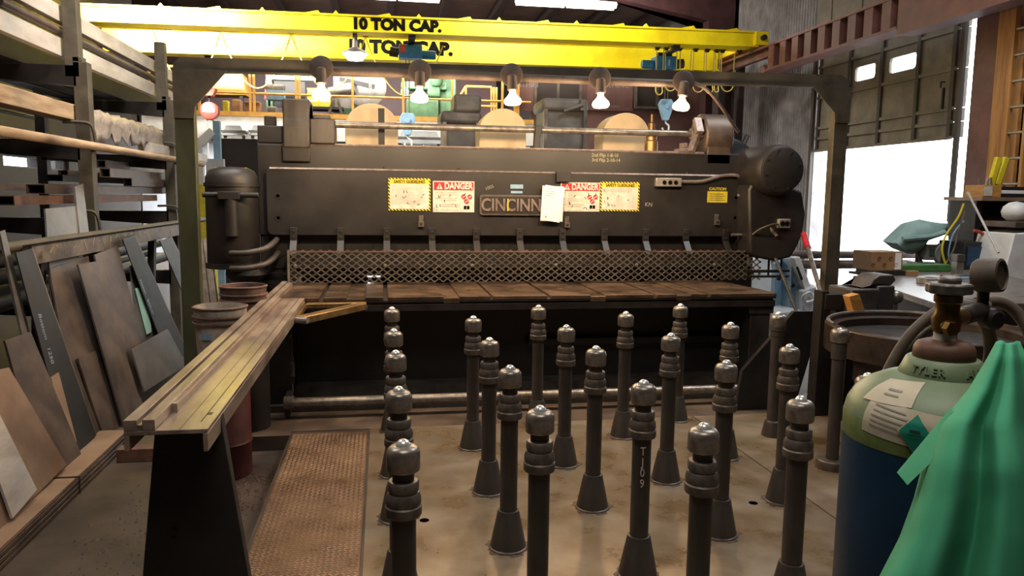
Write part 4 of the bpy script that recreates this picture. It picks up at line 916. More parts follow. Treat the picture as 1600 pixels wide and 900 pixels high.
# ================================================================== MATERIAL RACK ON THE LEFT
RX = -2.42
RK = thing('storage_rack', 'olive steel cantilever rack loaded with pipes and tubes at the left', 'rack', (RX, 8, FL))
for Y in (4.35, 6.87, 9.42):
    build('upright', MB().box(RX-.02, RX+.09, Y-.05, Y+.05, FL, 2.62).box(RX-.02, RX+.05, Y-.05, Y+.05, 2.62, 2.66).box(RX-.08, RX+.03, Y-.05, Y+.05, 2.5, 3.25), m_frame, RK, bevel=.004)
    for z in (2.52, 1.93, 1.30, .62):
        build('arm', MB().prism([(RX, z-.09), (RX, z+.07), (RX-1.3, z+.07), (RX-1.3, z-.0)], 'y', Y-.05, Y+.05), m_black2, RK)
    for z in (1.98, 1.27):
        build('pipe_clip', MB().tube([(RX-.1, Y-.09, z+.16), (RX+.06, Y-.09, z+.16), (RX+.12, Y-.09, z+.12), (RX+.13, Y-.07, z-.04), (RX+.09, Y-.05, z-.06)], .013, 8, smooth=3), m_frame, RK)
    build('rear_upright', MB().box(RX-1.35, RX-1.25, Y-.05, Y+.05, FL, 3.2), m_black2, RK)
for z, lb, mm in ((1.95, 'long brown guard pipe running along the rack above the square tubes', m_timber), (1.24, 'long brown pipe clipped to the rack just above the scarred rail', m_frame)):
    solo('guard_pipe', lb, 'pipe', MB().cyl((RX+.13, 2.6, z), (RX+.13, 10.6, z), .034, seg=16), mm)
def rail_item(name, label, cat, x0, x1, z0, z1, y0, y1, m, group=None, hollow=False, rnd=False):
    mb = MB()
    if rnd: mb.cyl(((x0+x1)/2, y0, (z0+z1)/2), ((x0+x1)/2, y1, (z0+z1)/2), (x1-x0)/2, seg=18)
    elif hollow:
        t = .007
        mb.box(x0, x1, y0, y1, z0, z0+t).box(x0, x1, y0, y1, z1-t, z1).box(x0, x0+t, y0, y1, z0+t, z1-t).box(x1-t, x1, y0, y1, z0+t, z1-t)
    else: mb.box(x0, x1, y0, y1, z0, z1)
    return solo(name, label, cat, mb, m, group, bevel=0 if hollow else .003)
X = RX
rail_item('steel_channel', 'pale steel channel on the top rack level, uppermost of the front pair', 'steel section', X-.16, X-.1, 2.93, 3.06, 2.4, 11.2, m_lite, 'pale channels on the top level')
rail_item('steel_channel', 'pale steel channel on the top rack level, lowest of the front pair', 'steel section', X-.16, X-.1, 2.66, 2.80, 2.4, 11.2, m_lite, 'pale channels on the top level')
rail_item('round_pipe', 'thin brown pipe between the two pale channels on the top rack level', 'pipe', X-.17, X-.1, 2.83, 2.90, 5.9, 11.0, m_brownst, rnd=True)
for k, (xx, zz) in enumerate(((-.5, 2.78), (-.75, 2.74), (-1.0, 2.78))):
    rail_item('steel_bar', 'dark steel bundle lying on the top rack level, %s from the front' % ('first', 'second', 'third')[k], 'steel section', X+xx-.1, X+xx+.1, 2.6, zz+.1, 2.4, 11, m_black2, 'dark bundles on the top level')
for k in range(7):
    rail_item('thin_rod', 'thin bluish steel rod seen under the top rack level', 'rod', X-.35-k*.12, X-.31-k*.12, 2.3+.02*(k % 3), 2.34+.02*(k % 3), 2.4, 8.6, m_greyst, 'thin rods under the top level', rnd=True)
rail_item('timber_beam', 'long rough timber on the second rack level, nearer front piece', 'timber', X-.17, X-.03, 2.16, 2.28, 2.4, 8.55, m_timber)
rail_item('timber_beam', 'long rough timber on the second rack level, behind the wrapped one', 'timber', X-.36, X-.19, 2.2, 2.33, 2.4, 11.0, m_timber)
rail_item('timber_beam', 'short rough timber end beyond the rack at the far left post', 'timber', X-.1, X+.04, 2.0, 2.1, 8.7, 11.3, m_lite)
# plastic wrap hanging over the timber
rn = random.Random(5); pv = []; nU, nV = 30, 9
for i in range(nU):
    y = 7.0+i*(9.3-7.0)/(nU-1); drop = .14+.1*abs(math.sin(i*.9))+.09*rn.random()
    for j in range(nV):
        t = j/(nV-1)
        x = X-.17+.15*min(1, t*2.5)+.012*math.sin(i*1.3+j*2.1); z = 2.29 if t < .4 else 2.29-(t-.4)/.6*drop
        pv.append((x+(.02 if t > .4 else 0), y+.03*rn.random(), z+.012*math.sin(i*2.2+j)))
pf = [(i*nV+j, (i+1)*nV+j, (i+1)*nV+j+1, i*nV+j+1) for i in range(nU-1) for j in range(nV-1)]
wrap = solo('plastic_wrap', 'torn dirty plastic wrap draped over the timber on the second rack level', 'plastic sheet', MB().add(pv, pf), m_plastic, smooth=60)
sd = wrap.modifiers.new('thickness', 'SOLIDIFY'); sd.thickness = .004
# square tubes, open ends towards the viewer; the near end position read off along the rack
def tube_end(px, py0, py1, dx, name, label, m, w, y1=11.0, hol=True):
    a, b = pX(px, py0, X+dx), pX(px, py1, X+dx)
    return rail_item(name, label, 'steel tube', X+dx-w, X+dx, b.z, a.z, a.y, y1, m, 'square tubes on the third rack level', hollow=hol)
tube_end(172, 263, 277, -.05, 'square_tube', 'brown square tube on the rack, its open end highest and beside the second upright', m_brownst, .09)
tube_end(206, 278, 291, -.03, 'square_tube', 'brown square tube whose open end sits lowest right on the rack', m_brownst, .08)
tube_end(70, 288, 303, -.05, 'square_tube', 'brown square tube with its open end left of the first upright', m_brownst, .13)
tube_end(22, 306, 321, -.04, 'square_tube', 'rusty orange square tube, lowest of the tubes on the rack', m_rust, .16, 9.1)
tube_end(106, 266, 276, -.3, 'square_tube', 'thin brown tube just left of the highest open end', m_brownst, .08)
tube_end(98, 273, 283, -.22, 'square_tube', 'dark blue-grey tube with a short open end above the rusty one', m_black2, .12)
tube_end(-40, 284, 297, -.28, 'square_tube', 'brown tube lying behind the rusty orange one', m_brownst, .14)
tube_end(165, 250, 262, -.4, 'square_tube', 'pale brown tube at the back of the third rack level', m_lite, .1)
for k, (xx, zz) in enumerate(((-.35, .76), (-.6, .78), (-.85, .8), (-.5, .92))):
    rail_item('round_pipe', 'dark pipe in the shade on the low rack level behind the leaning plates', 'pipe', X+xx-.06, X+xx+.06, zz-.06, zz+.06, 2.5, 10.8, m_dark, 'pipes in the shade', rnd=True)
rail_item('round_pipe', 'olive green pipe behind the tall grey sheet under the rack', 'pipe', X-.3, X-.2, 1.04, 1.14, 3.0, 7.2, m_frame, rnd=True)

# ------------------------------------------------------------------ plates leaning on the scarred rail
PR = thing('plate_rack', 'low rack with a scarred horizontal rail holding the leaning plates', 'rack', (-2.25, 7, FL))
build('top_rail', MB().box(-2.26, -2.2, 5.32, 9.9, 1.12, 1.245).box(-2.34, -2.2, 5.32, 9.9, 1.235, 1.245), m_scr, PR, bevel=.002)
for y in (5.6, 8.2, 9.7): build('leg', MB().bar((-2.28, y, 1.13), (-2.35, y, FL), .08, .06, (1, 0, 0)), m_black2, PR)
cm = MB()
for k in range(26):
    y = 5.45+k*.13; cm.bar((-2.197, y, 1.15+.03*(k % 3)), (-2.197, y+.05*math.sin(k*1.9), 1.2+.012*(k % 4)), .001, .006)
build('chalk_marks', cm, m_chalk, PR)
# leaning surface: foot at x=-1.86 on the floor, head against the rail
LA, LBq = Vector((-1.86, 0, FL)), Vector((-2.19, 0, 1.24))
LN_ = Vector((LBq.z-LA.z, 0, LA.x-LBq.x)).normalized()        # faces into the room
def pL(px, py, off):
    d = _ray(px, py); c = LA+LN_*off
    return CAMP+d*(((c-CAMP).dot(LN_))/d.dot(LN_))
def lean(name, label, cat, quad, off, m, t=.012, edge=None, group='plates leaning at the left'):
    q = [pL(x, y, off) for x, y in quad]
    q = [Vector((v.x, v.y, max(v.z, FL+.004))) for v in q]
    o = solo(name, label, cat, MB().slab(q, -LN_, t), m, group, loc=tuple(sum(q, Vector())/len(q)))
    return o, q
lean('steel_plate', 'pale grey sheet standing upright above the scarred rail', 'steel plate', [(71, 326), (121, 322), (128, 560), (90, 600)], -.09, m_greyst)
lean('steel_strip', 'narrow pale strip next to the pale grey sheet, rising above the rail', 'steel strip', [(117, 291), (130, 287), (140, 372), (126, 378)], -.085, m_greyst)
lean('steel_strip', 'thin grey strip leaning at the far left edge', 'steel strip', [(0, 362), (8, 359), (75, 640), (62, 650)], -.03, m_greyst)
lean('steel_plate', 'wide dark steel plate in shadow leaning behind the chalked bar', 'steel plate', [(78, 420), (138, 400), (190, 700), (130, 745)], -.07, m_brownst)
lean('steel_plate', 'dark brown plate leaning second behind the tall brown pair', 'steel plate', [(148, 398), (184, 384), (236, 590), (206, 635)], -.02, m_brownst)
lean('steel_plate', 'tall brown plate with square top leaning mid rack', 'steel plate', [(122, 413), (158, 407), (226, 640), (194, 668)], .005, m_brownst)
lean('glass_strip', 'mint green glass strip leaning between the brown plate and dark bar', 'strip', [(213, 450), (229, 449), (237, 518), (231, 522)], -.01, m_mint)
lean('steel_plate', 'drab plate behind the mint green strip', 'steel plate', [(204, 415), (222, 412), (255, 560), (222, 590)], -.03, m_greyst)
def angle_bar(label, quad, off, chalk=None):
    q = [pL(x, y, off) for x, y in quad]; q = [Vector((v.x, v.y, max(v.z, FL+.004))) for v in q]
    r = thing('angle_bar', label, 'angle bar', tuple(q[3]), 'dark angle bars leaning on the rail')
    build('web', MB().slab(q, -LN_, .008), m_dark, r)
    build('flange', MB().slab([q[1], q[1]+Vector((.0, .012, 0)), q[2]+Vector((0, .012, 0)), q[2]], -LN_, .06), m_scr, r)
    if chalk:
        d = (q[3]-q[0]).normalized(); e = LN_.cross(d).normalized()
        M = Matrix((d, e, LN_)).transposed().to_4x4(); M.translation = q[0]*.62+q[3]*.30+(q[1]-q[0])*.30+LN_*.004+Vector((0, .06, 0))
        if e.z < 0 and False: pass
        build('chalk_lettering', text_mb(chalk, .05, M, .0006, 0), m_chalkb, r)
angle_bar('dark angle bar with chalked words, leaning at the front of the rail', [(25, 395), (50, 388), (150, 680), (112, 720)], .02, 'Bottom   1250')
angle_bar('dark angle bar with chalk marks just left of the green post', [(192, 374), (210, 367), (292, 548), (270, 582)], .02, 'Notch   BOLO')
angle_bar('short dark angle bar leaning beside the green post', [(250, 376), (268, 370), (352, 590), (332, 615)], .015)
lean('steel_plate', 'square grey plate with a pale reflection standing low near the arm', 'steel plate', [(206, 546), (262, 514), (292, 570), (226, 612)], .06, m_greyst)
lean('steel_plate', 'mottled rust brown plate leaning at the lower left', 'steel plate', [(8, 532), (48, 518), (128, 712), (70, 752)], .05, m_brownst)
lean('steel_plate', 'dark plate with angled top leaning next to the mottled brown one', 'steel plate', [(42, 612), (84, 640), (128, 710), (84, 745)], .035, m_greyst)
lean('steel_plate', 'large tan plate leaning at the lower left corner', 'steel plate', [(-60, 590), (14, 574), (104, 726), (-20, 850)], .075, m_tan)
lean('steel_plate', 'smaller pale tan plate leaning in front of the large tan one', 'steel plate', [(-40, 640), (-4, 640), (58, 765), (20, 810)], .10, m_lite)
lean('steel_strip', 'slim brown strip between the chalked bar and the mottled plate', 'steel strip', [(80, 590), (92, 582), (120, 690), (106, 705)], .03, m_tan)
lean('steel_strip', 'curved brown strip fallen behind the tall brown plate', 'steel strip', [(122, 560), (150, 548), (178, 668), (164, 692)], -.03, m_brownst)
# bundle of flat bars on the floor
for k, nm in enumerate(('lowest', 'second', 'third', 'topmost')):
    solo('flat_bar', 'long flat steel bar at the foot of the leaning plates, %s of four' % nm, 'flat bar',
         MB().box(-1.90+.004*k, -1.70-.004*k, 2.2-.03*k, 5.55-.05*k, FL+.002+.024*k, FL+.022+.024*k), m_tan if k == 3 else m_brownst, 'flat bar bundle', bevel=.002)
solo('strap_band', 'dark strapping band around the flat bar bundle', 'strap', MB().box(-1.905, -1.695, 4.5, 4.515, FL+.094, FL+.099).box(-1.698, -1.694, 4.5, 4.515, FL, FL+.098), m_dark)
solo('wood_dunnage', 'short brown wood block under the far end of the flat bars', 'wood block', MB().box(-1.66, -1.40, 5.0, 5.1, FL, FL+.085), m_rust, bevel=.004)
# loose angles beyond the green post
for k, (a, b) in enumerate((((312, 375), (332, 470)), ((322, 372), (345, 470)))):
    p, q = pY(a[0], a[1], 7.9), pY(b[0], b[1]+60, 7.5)
    solo('angle_bar', 'pale angle bar leaning behind the buckets, %s of two' % ('left', 'right')[k], 'angle bar', MB().bar(p, (q.x, q.y, FL+.01), .06, .008).bar(p+Vector((.03, .03, 0)), (q.x+.03, q.y+.03, FL+.01), .006, .06), m_scr, 'pale angles behind the buckets')
# buckets
def bucket(c, s, label, m, parts=True):
    r = thing('bucket', label, 'bucket', c, None)
    H = .37*s
    build('body', MB().lathe([(.12*s, 0), (.128*s, .004), (.15*s, H-.002), (.145*s, H), (.118*s, .01), (.0001, .01)], c, seg=32, cap=False), m, r)
    build('rim', MB().lathe([(.151*s, H-.012), (.157*s, H-.006), (.157*s, H), (.148*s, H+.004), (.145*s, H)], c, seg=32, cap=False).lathe([(.149*s, H*.83), (.158*s, H*.84), (.158*s, H*.86), (.15*s, H*.87)], c, seg=32, cap=False).lathe([(.148*s, H*.73), (.157*s, H*.74), (.157*s, H*.76), (.149*s, H*.77)], c, seg=32, cap=False), m_bdark, r)
    return r
b0 = Vector((-1.16, 4.72, 0)); e = pY(344, 478, 4.72)
topz = e.z
sdk = thing('steel_drum', 'dark maroon drum standing under the front bucket beside the squaring arm', 'drum', (e.x, 4.72, FL))
build('shell', MB().lathe([(.0001, 0), (.15, 0), (.155, .01), (.155, .2), (.162, .21), (.155, .22), (.155, topz-.37-FL-.012), (.148, topz-.37-FL-.002), (.0001, topz-.37-FL-.002)], (e.x, 4.72, FL), seg=32), m_maroon, sdk)
fbk = bucket((e.x, 4.72, topz-.37), 1.0, 'grubby white bucket with a printed label, nearest the squaring arm', m_bucket)
lb = MB(); 
for k in range(3):
    a0 = math.radians(232+k*9); a1 = math.radians(241+k*9)
    def rr(a, z): return (e.x+.1475*math.cos(a)*(.95+.05*z/.37), 4.72+.1475*math.sin(a)*(.95+.05*z/.37), topz-.37+z)
    lb.hull([rr(a0, .19), rr(a1, .19), rr(a1, .225), rr(a0, .225)], [tuple(Vector(v)*1.0+Vector((math.cos(a0), math.sin(a0), 0))*.003) for v in (rr(a0, .19), rr(a1, .19), rr(a1, .225), rr(a0, .225))])
build('printed_label', lb, m_lblue, fbk)
e2 = pY(380, 446, 5.35)
dr2 = thing('steel_drum', 'dark drum standing under the far dirty bucket', 'drum', (e2.x, 5.35, FL))
build('shell', MB().lathe([(.0001, 0), (.15, 0), (.155, .01), (.155, e2.z-.37-FL-.012), (.148, e2.z-.37-FL-.002), (.0001, e2.z-.37-FL-.002)], (e2.x, 5.35, FL), seg=32), m_dark, dr2)
bucket((e2.x, 5.35, e2.z-.37), 1.0, 'dirty bucket with a pale rim, below the black air tank', m_bdark)
# ================================================================== RIGHT SIDE: BENCH, VISE, BENDER
BZ = .86
bq = [pZ(1333, 431, BZ), pZ(1462, 474, BZ), pZ(1640, 474, BZ), pZ(1640, 446, BZ), pZ(1540, 422, BZ), pZ(1405, 420, BZ)]
WB = thing('welding_bench', 'long steel welding bench with a bright worn top, beyond the gas cylinder', 'bench', (bq[1].x+.5, bq[1].y+.6, 0))
build('bench_top', MB().prism([(v.x, v.y) for v in bq], 'z', BZ-.05, BZ), m_steel, WB, bevel=.003)
build('apron', MB().bar(bq[0]+Vector((.05, 0, -.11)), bq[1]+Vector((.05, .02, -.11)), .03, .12).bar(bq[1]+Vector((0, .04, -.11)), bq[2]+Vector((0, .04, -.11)), .03, .12), m_dark, WB)
cb = sum(bq, Vector())/6
for v in bq[:4]:
    w = v+(cb-v)*.12; build('leg', MB().box(w.x-.04, w.x+.04, w.y-.04, w.y+.04, -.006, BZ-.05), m_dark, WB)
build('lower_shelf', MB().prism([((v+(cb-v)*.12).x, (v+(cb-v)*.12).y) for v in bq], 'z', .3, .33), m_black2, WB)
def onbench(px, py): return pZ(px, py, BZ)
# scrap under the cardboard box, and the box
p = onbench(1376, 429)
solo('steel_offcut', 'black steel offcut under the cardboard box on the bench corner', 'offcut', MB().box(p.x-.17, p.x+.2, p.y-.12, p.y+.16, BZ, BZ+.05).box(p.x-.26, p.x+.3, p.y-.02, p.y+.14, BZ, BZ+.025), m_dark, bevel=.004)
bx = thing('cardboard_box', 'brown cardboard box with a white label standing on the bench corner', 'box', (p.x, p.y, BZ+.05))
h_ = 31*p.y/1200*1.03; w_ = 58*p.y/1200
build('carton', MB().box(p.x-w_*.55, p.x+w_*.48, p.y-.1, p.y+.2, BZ+.05, BZ+.05+h_), m_card, bx, bevel=.003)
build('printed_label', MB().box(p.x+w_*.22, p.x+w_*.42, p.y-.103, p.y-.1, BZ+.06, BZ+.04+h_), m_paper, bx)
mk = MB()
for k in range(5): mk.tube([(p.x-w_*.48+k*.062+.02*math.cos(t), p.y-.102, BZ+.05+h_*(.3+.35*(k % 2))+.016*math.sin(t)) for t in (0.2, 1.2, 2.2, 3.2, 4.2, 5.2)], .003, 5)
build('printed_mark', mk, m_rust, bx)
def lump(name, label, cat, px, py, w, dpt, h, m, group=None, bev=.003, rot=0):
    p = onbench(px, py); M = Matrix.Translation((p.x, p.y, BZ)) @ Matrix.Rotation(rot, 4, 'Z')
    return solo(name, label, cat, MB().box(-w/2, w/2, -dpt/2, dpt/2, 0, h, 0, M), m, group, bevel=bev, loc=(p.x, p.y, BZ))
lump('wood_block', 'small brown wood block on the bench beside the cardboard box', 'block', 1424, 431, .11, .06, .05, m_card)
p = onbench(1414, 426); q = onbench(1489, 425)
solo('green_bar', 'long green bar lying across the back of the bench', 'bar', MB().box(p.x, q.x, p.y+.06, p.y+.2, BZ, BZ+.075), m_grn, bevel=.012)
p = onbench(1455, 443)
solo('steel_ring', 'flat grey steel ring lying on the bench', 'ring', MB().lathe([(.06, 0), (.115, 0), (.12, .004), (.12, .05), (.115, .054), (.06, .054), (.06, 0)], (p.x, p.y, BZ), seg=32), m_steel)
p = onbench(1495, 428)
st_ = thing('steel_post', 'short square steel post with a dark cap standing on the bench', 'post', (p.x, p.y, BZ))
build('shaft', MB().box(p.x-.04, p.x+.04, p.y-.04, p.y+.04, BZ, BZ+.13), m_steel, st_, bevel=.003)
build('cap', MB().box(p.x-.045, p.x+.045, p.y-.045, p.y+.045, BZ+.13, BZ+.2), m_greyst, st_, bevel=.004)
for k, (px, py, w, mm) in enumerate(((1504, 436, .34, m_lblue), (1515, 432, .3, m_steel), (1520, 444, .45, m_greyst))):
    lump('flat_bar', ('pale blue flat bar on the bench right of the ring', 'bright flat bar furthest back on the bench', 'wide grey flat bar at the bench front behind the handwheel')[k], 'flat bar', px, py, w, .06+.03*k, .02, mm)
lump('red_clamp', 'small red handled clamp on the bench beside the ring', 'clamp', 1474, 434, .05, .03, .03, m_red)
# chop saw with guard
p = onbench(1452, 414); 
cs_ = thing('chop_saw', 'grey chop saw with a dark label below the bundled tarp', 'saw', (p.x, p.y, BZ))
build('base', MB().box(p.x-.2, p.x+.2, p.y-.12, p.y+.12, BZ, BZ+.04), m_greyst, cs_, bevel=.004)
build('motor_housing', MB().box(p.x-.12, p.x+.06, p.y-.1, p.y+.1, BZ+.06, BZ+.24), m_greym, cs_, bevel=.02)
build('blade_guard', MB().lathe([(.12, 0), (.13, .01), (.13, .05), (.12, .06)], (p.x+.1, p.y-.12, BZ+.14), 'y', 24), m_greym, cs_)
build('name_label', MB().box(p.x-.09, p.x+.02, p.y-.106, p.y-.1, BZ+.11, BZ+.19), m_dgreen, cs_)
build('strut', MB().bar((p.x-.1, p.y, BZ+.02), (p.x-.24, p.y, BZ+.26), .03, .03), m_greyst, cs_)
# tarp bundle on its stand
q = [pY(x, y, p.y+.05) for x, y in ((1388, 379), (1420, 348), (1445, 345), (1474, 349), (1472, 362), (1462, 366), (1440, 374), (1425, 397), (1400, 390))]
tb = thing('folded_tarp', 'grey green tarp folded over a stand in front of the open door', 'tarp', (q[4].x, p.y+.05, BZ))
tv = MB(); Yt = p.y+.05; ctr = sum(q, Vector())/len(q); rr_ = random.Random(2)
loops = []
for k, (s, dy) in enumerate(((.55, -.16), (.92, -.11), (1, -.02), (1, .1), (.8, .2))):
    loops.append([Vector((ctr.x+(v.x-ctr.x)*s+.02*rr_.uniform(-1, 1)*(k != 2), Yt+dy, ctr.z+(v.z-ctr.z)*s+.02*rr_.uniform(-1, 1)*(k != 2))) for v in q])
n = len(q); vs = sum(loops, []); fs = [tuple(range(n))[::-1], tuple((len(loops)-1)*n+i for i in range(n))]
for a in range(len(loops)-1): fs += [(a*n+i, a*n+(i+1) % n, (a+1)*n+(i+1) % n, (a+1)*n+i) for i in range(n)]
to = build('cloth', MB().add(vs, fs), m_tarp, tb, smooth=60)
ss = to.modifiers.new('round', 'SUBSURF'); ss.levels = 0; ss.render_levels = 1; ss.subdivision_type = 'SIMPLE'
build('fold', MB().tube([q[0]+Vector((.05, -.17, .05)), ctr+Vector((.0, -.2, -.0)), q[4]+Vector((-.1, -.16, .0))], .03, 8, smooth=5), m_tarp, tb)
build('stand', MB().cyl((ctr.x, Yt, BZ), (ctr.x, Yt, ctr.z-.08), .025), m_dark, tb)
# long pipes lying beyond the bench on stands
for k, (py, lab) in enumerate(((398, 'upper'), (413, 'lower'))):
    a = pY(1232, py, 10.2); b = pY(1438, py, 10.2); z = (a.z+b.z)/2
    solo('steel_pipe', 'long brown steel pipe lying in front of the open door, %s of two' % lab, 'pipe', MB().cyl((a.x-.3, 10.2, z), (b.x, 10.2, z), .055 if k == 0 else .065, seg=20), m_brownst, 'long pipes by the door')
a = pY(1250, 420, 10.2); b = pY(1400, 420, 10.2)
for k, v in enumerate((a, b)):
    zt = pY(1300, 413, 10.2).z
    solo('pipe_stand', 'dark pipe stand under the long pipes, %s' % ('beside the light frame post' if k == 0 else 'behind the cardboard box'), 'stand', MB().box(v.x-.05, v.x+.05, 10.12, 10.28, -.006, zt-.066).box(v.x-.05, v.x+.05, 10.3, 10.36, -.006, zt+.14), m_dark, 'pipe stands')

# vise and the beam beside it
VZ = pY(1350, 440, 5.1).z
vb = thing('bench_vise', 'big dark grey vise with a curved jaw, beside the wooden wedge', 'vise', (4.1, 5.15, 0))
a = pY(1331, 452, 5.0); b = pY(1372, 490, 5.0)
build('body', MB().box(a.x, b.x, 5.0, 5.3, b.z, a.z).box(b.x+.0, b.x+.14, 5.02, 5.28, b.z, a.z+.02), m_vise, vb, bevel=.012)
c = pY(1350, 450, 5.0); d = pY(1402, 437, 5.0)
jw = MB(); pr = [(c.x-.02, a.z), (c.x+.05, a.z+.01), (c.x+.08, d.z+.02), (c.x+.14, d.z+.04), (d.x, d.z+.03), (d.x+.02, d.z-.02), (d.x+.02, b.z), (b.x+.14, b.z), (b.x+.12, d.z-.03), (c.x+.1, d.z-.02)]
build('jaw', MB().prism([(c.x-.02, a.z), (c.x+.06, a.z), (c.x+.1, d.z+.0), (c.x+.15, d.z+.03), (d.x, d.z+.03), (d.x+.02, d.z-.01), (d.x-.02, d.z-.05), (c.x+.14, d.z-.04), (c.x+.1, a.z)], 'y', 5.04, 5.26), m_vise, vb, bevel=.008)
e = pY(1420, 468, 5.0)
build('screw', MB().cyl((b.x+.1, 5.14, e.z-.02), (e.x, 5.14, e.z-.02), .03).sphere((e.x, 5.14, e.z), .05).cyl((e.x, 5.14, e.z-.2), (e.x, 5.14, e.z+.02), .012), m_cap, vb)
build('pedestal', MB().hull([(a.x-.05, 4.95, -.006), (b.x+.15, 4.95, -.006), (b.x+.15, 5.35, -.006), (a.x-.05, 5.35, -.006)], [(a.x+.03, 5.05, b.z), (b.x+.1, 5.05, b.z), (b.x+.1, 5.25, b.z), (a.x+.03, 5.25, b.z)]), m_dark, vb)
a2, b2 = pY(1282, 458, 5.15), pY(1334, 482, 5.15)
hb_ = thing('steel_bracket', 'black steel post with a short horizontal arm, left of the vise', 'bracket', (a2.x, 5.15, 0))
build('arm', MB().box(a2.x, b2.x-.03, 5.08, 5.22, b2.z, a2.z), m_black, hb_, bevel=.004)
build('post', MB().prism([(a2.x-.03, 0), (a2.x+.1, 0), (a2.x+.12, .35), (a2.x+.05, b2.z), (a2.x+.03, a2.z+.02), (a2.x-.02, a2.z+.02)], 'y', 5.09, 5.2), m_black2, hb_)
w_ = [pY(x, y, 4.98) for x, y in ((1316, 461), (1332, 457), (1342, 486), (1326, 492))]
solo('wooden_wedge', 'orange brown wooden wedge hung between the vise and the big curved roll', 'wedge', MB().prism([(v.x, v.z) for v in w_], 'y', 4.9, 4.98), m_wood, bevel=.003)
# big round turntable with heavy rim
DX, DY = 3.42, 4.32
m_roll = mat('dark_roll_steel', '4a3d36', '33291f', rough=.4, metal=.4, scale=7)
dt = thing('roll_table', 'heavy dark round table with a thick rim on a pedestal, behind the flanged post', 'turntable', (DX, DY, 0))
build('rim', MB().lathe([(.53, .62), (.60, .62), (.61, .63), (.61, .79), (.60, .80), (.575, .805), (.57, .78), (.53, .77), (.53, .62)], (DX, DY, 0), seg=64), m_roll, dt)
build('top_plate', MB().lathe([(.0001, .70), (.54, .70), (.54, .72), (.0001, .72)], (DX, DY, 0), seg=48), m_dark, dt)
build('top_strap', MB().tube([(DX-.59*math.cos(t), DY+.59*math.sin(t), .806) for t in [i*.15+.2 for i in range(18)]], .012, 6), m_steel, dt)
build('drum', MB().lathe([(.3, .3), (.42, .42), (.42, .69)], (DX, DY, 0), seg=40), m_pipe, dt)
build('pedestal', MB().lathe([(.42, 0), (.42, .03), (.2, .05), (.2, .32), (.3, .34)], (DX, DY, 0), seg=32), m_pipe, dt)
for k in range(5):
    t = math.radians(150+k*42); build('bracket', MB().box(-.035, .035, .36, .5, .36, .69, 0, Matrix.Translation((DX, DY, 0)) @ Matrix.Rotation(t, 4, 'Z')), m_tan, dt, bevel=.005)
# black diagonal plate, rods
a, b = pY(1292, 500, 4.9), pY(1205, 600, 4.9)
solo('steel_plate', 'black steel plate tilted on the floor behind the posts, right of the shear', 'steel plate', MB().prism([(a.x-.02, a.z), (a.x+.22, a.z), (b.x+.42, .0), (b.x-.06, .0), (b.x-.02, b.z)], 'y', 5.3, 5.34), m_dark)
a, b = pY(1218, 405, 6.2), pY(1242, 540, 5.6)
solo('steel_rod', 'thin dark rod leaning against the flywheel cover', 'rod', MB().cyl((a.x, 6.27, a.z), (a.x+.18, 5.6, .0), .014), m_pipe)
a = pY(1256, 366, 6.27); b = pY(1285, 466, 5.35)
rd = thing('pry_bar', 'long bar with a red grip leaning on the right side of the flywheel cover', 'bar', (b.x, b.y, b.z))
mid = a+(b-a)*.25
build('grip', MB().cyl(a, mid, .026), m_red, rd); build('shaft', MB().cyl(mid, b, .02, .016), m_cap, rd)
# pale machine behind
wm = thing('pale_machine', 'pale blue and white machine with a round handle, right of the shear flywheel', 'machine', (4.9, 7.9, 0))
def WQ(pts, y0, y1): return MB().prism([(pY(x, y, y0).x, pY(x, y, y0).z) for x, y in pts], 'y', y0, y1)
build('side_panel', WQ([(1213, 412), (1226, 405), (1233, 412), (1222, 488), (1210, 480)], 7.8, 7.9), m_lblue, wm, bevel=.008)
build('main_panel', WQ([(1238, 405), (1248, 401), (1262, 440), (1272, 485), (1258, 492), (1234, 484)], 7.6, 7.9), m_lblue, wm, bevel=.01)
build('cover', WQ([(1240, 403), (1250, 401), (1268, 450), (1259, 456)], 7.5, 7.6), m_white, wm, bevel=.008)
build('base', WQ([(1205, 490), (1250, 485), (1285, 490), (1284, 518), (1226, 522), (1205, 515)], 7.4, 8.0), m_pwhite, wm, bevel=.01)
build('front_box', WQ([(1240, 498), (1282, 494), (1282, 519), (1238, 520)], 7.3, 7.4), m_pwhite, wm, bevel=.01)
build('side_arm', WQ([(1254, 455), (1275, 448), (1288, 490), (1254, 492)], 7.45, 7.6), m_pwhite, wm, bevel=.01)
c = pY(1263, 464, 7.4)
build('hand_ring', MB().tube([(c.x+.065*math.cos(t), 7.4+.02*math.sin(t*2), c.z+.05*math.sin(t)) for t in [i*2*math.pi/24 for i in range(25)]], .014, 8).cyl((c.x-.02, 7.38, c.z-.05), (c.x-.01, 7.4, c.z-.13), .012), m_white, wm)
kn = MB()
for x, y in ((1216, 435), (1238, 446), (1250, 487), (1243, 420)): v = pY(x, y, 7.59); kn.lathe([(.022, 0), (.022, .03), (.0001, .035)], (v.x, 7.6, v.z), '-y', 12)
build('knob', kn, m_dark, wm)
build('slot', WQ([(1244, 418), (1247, 416), (1255, 436), (1252, 438)], 7.49, 7.5), m_dark, wm)
solo('scrap_bin', 'bright wire mesh bin of white scrap seen past the guard end', 'bin', WQ([(1174, 405), (1204, 402), (1210, 445), (1203, 527), (1172, 530)], 8.2, 8.5), m_white, bevel=.01)

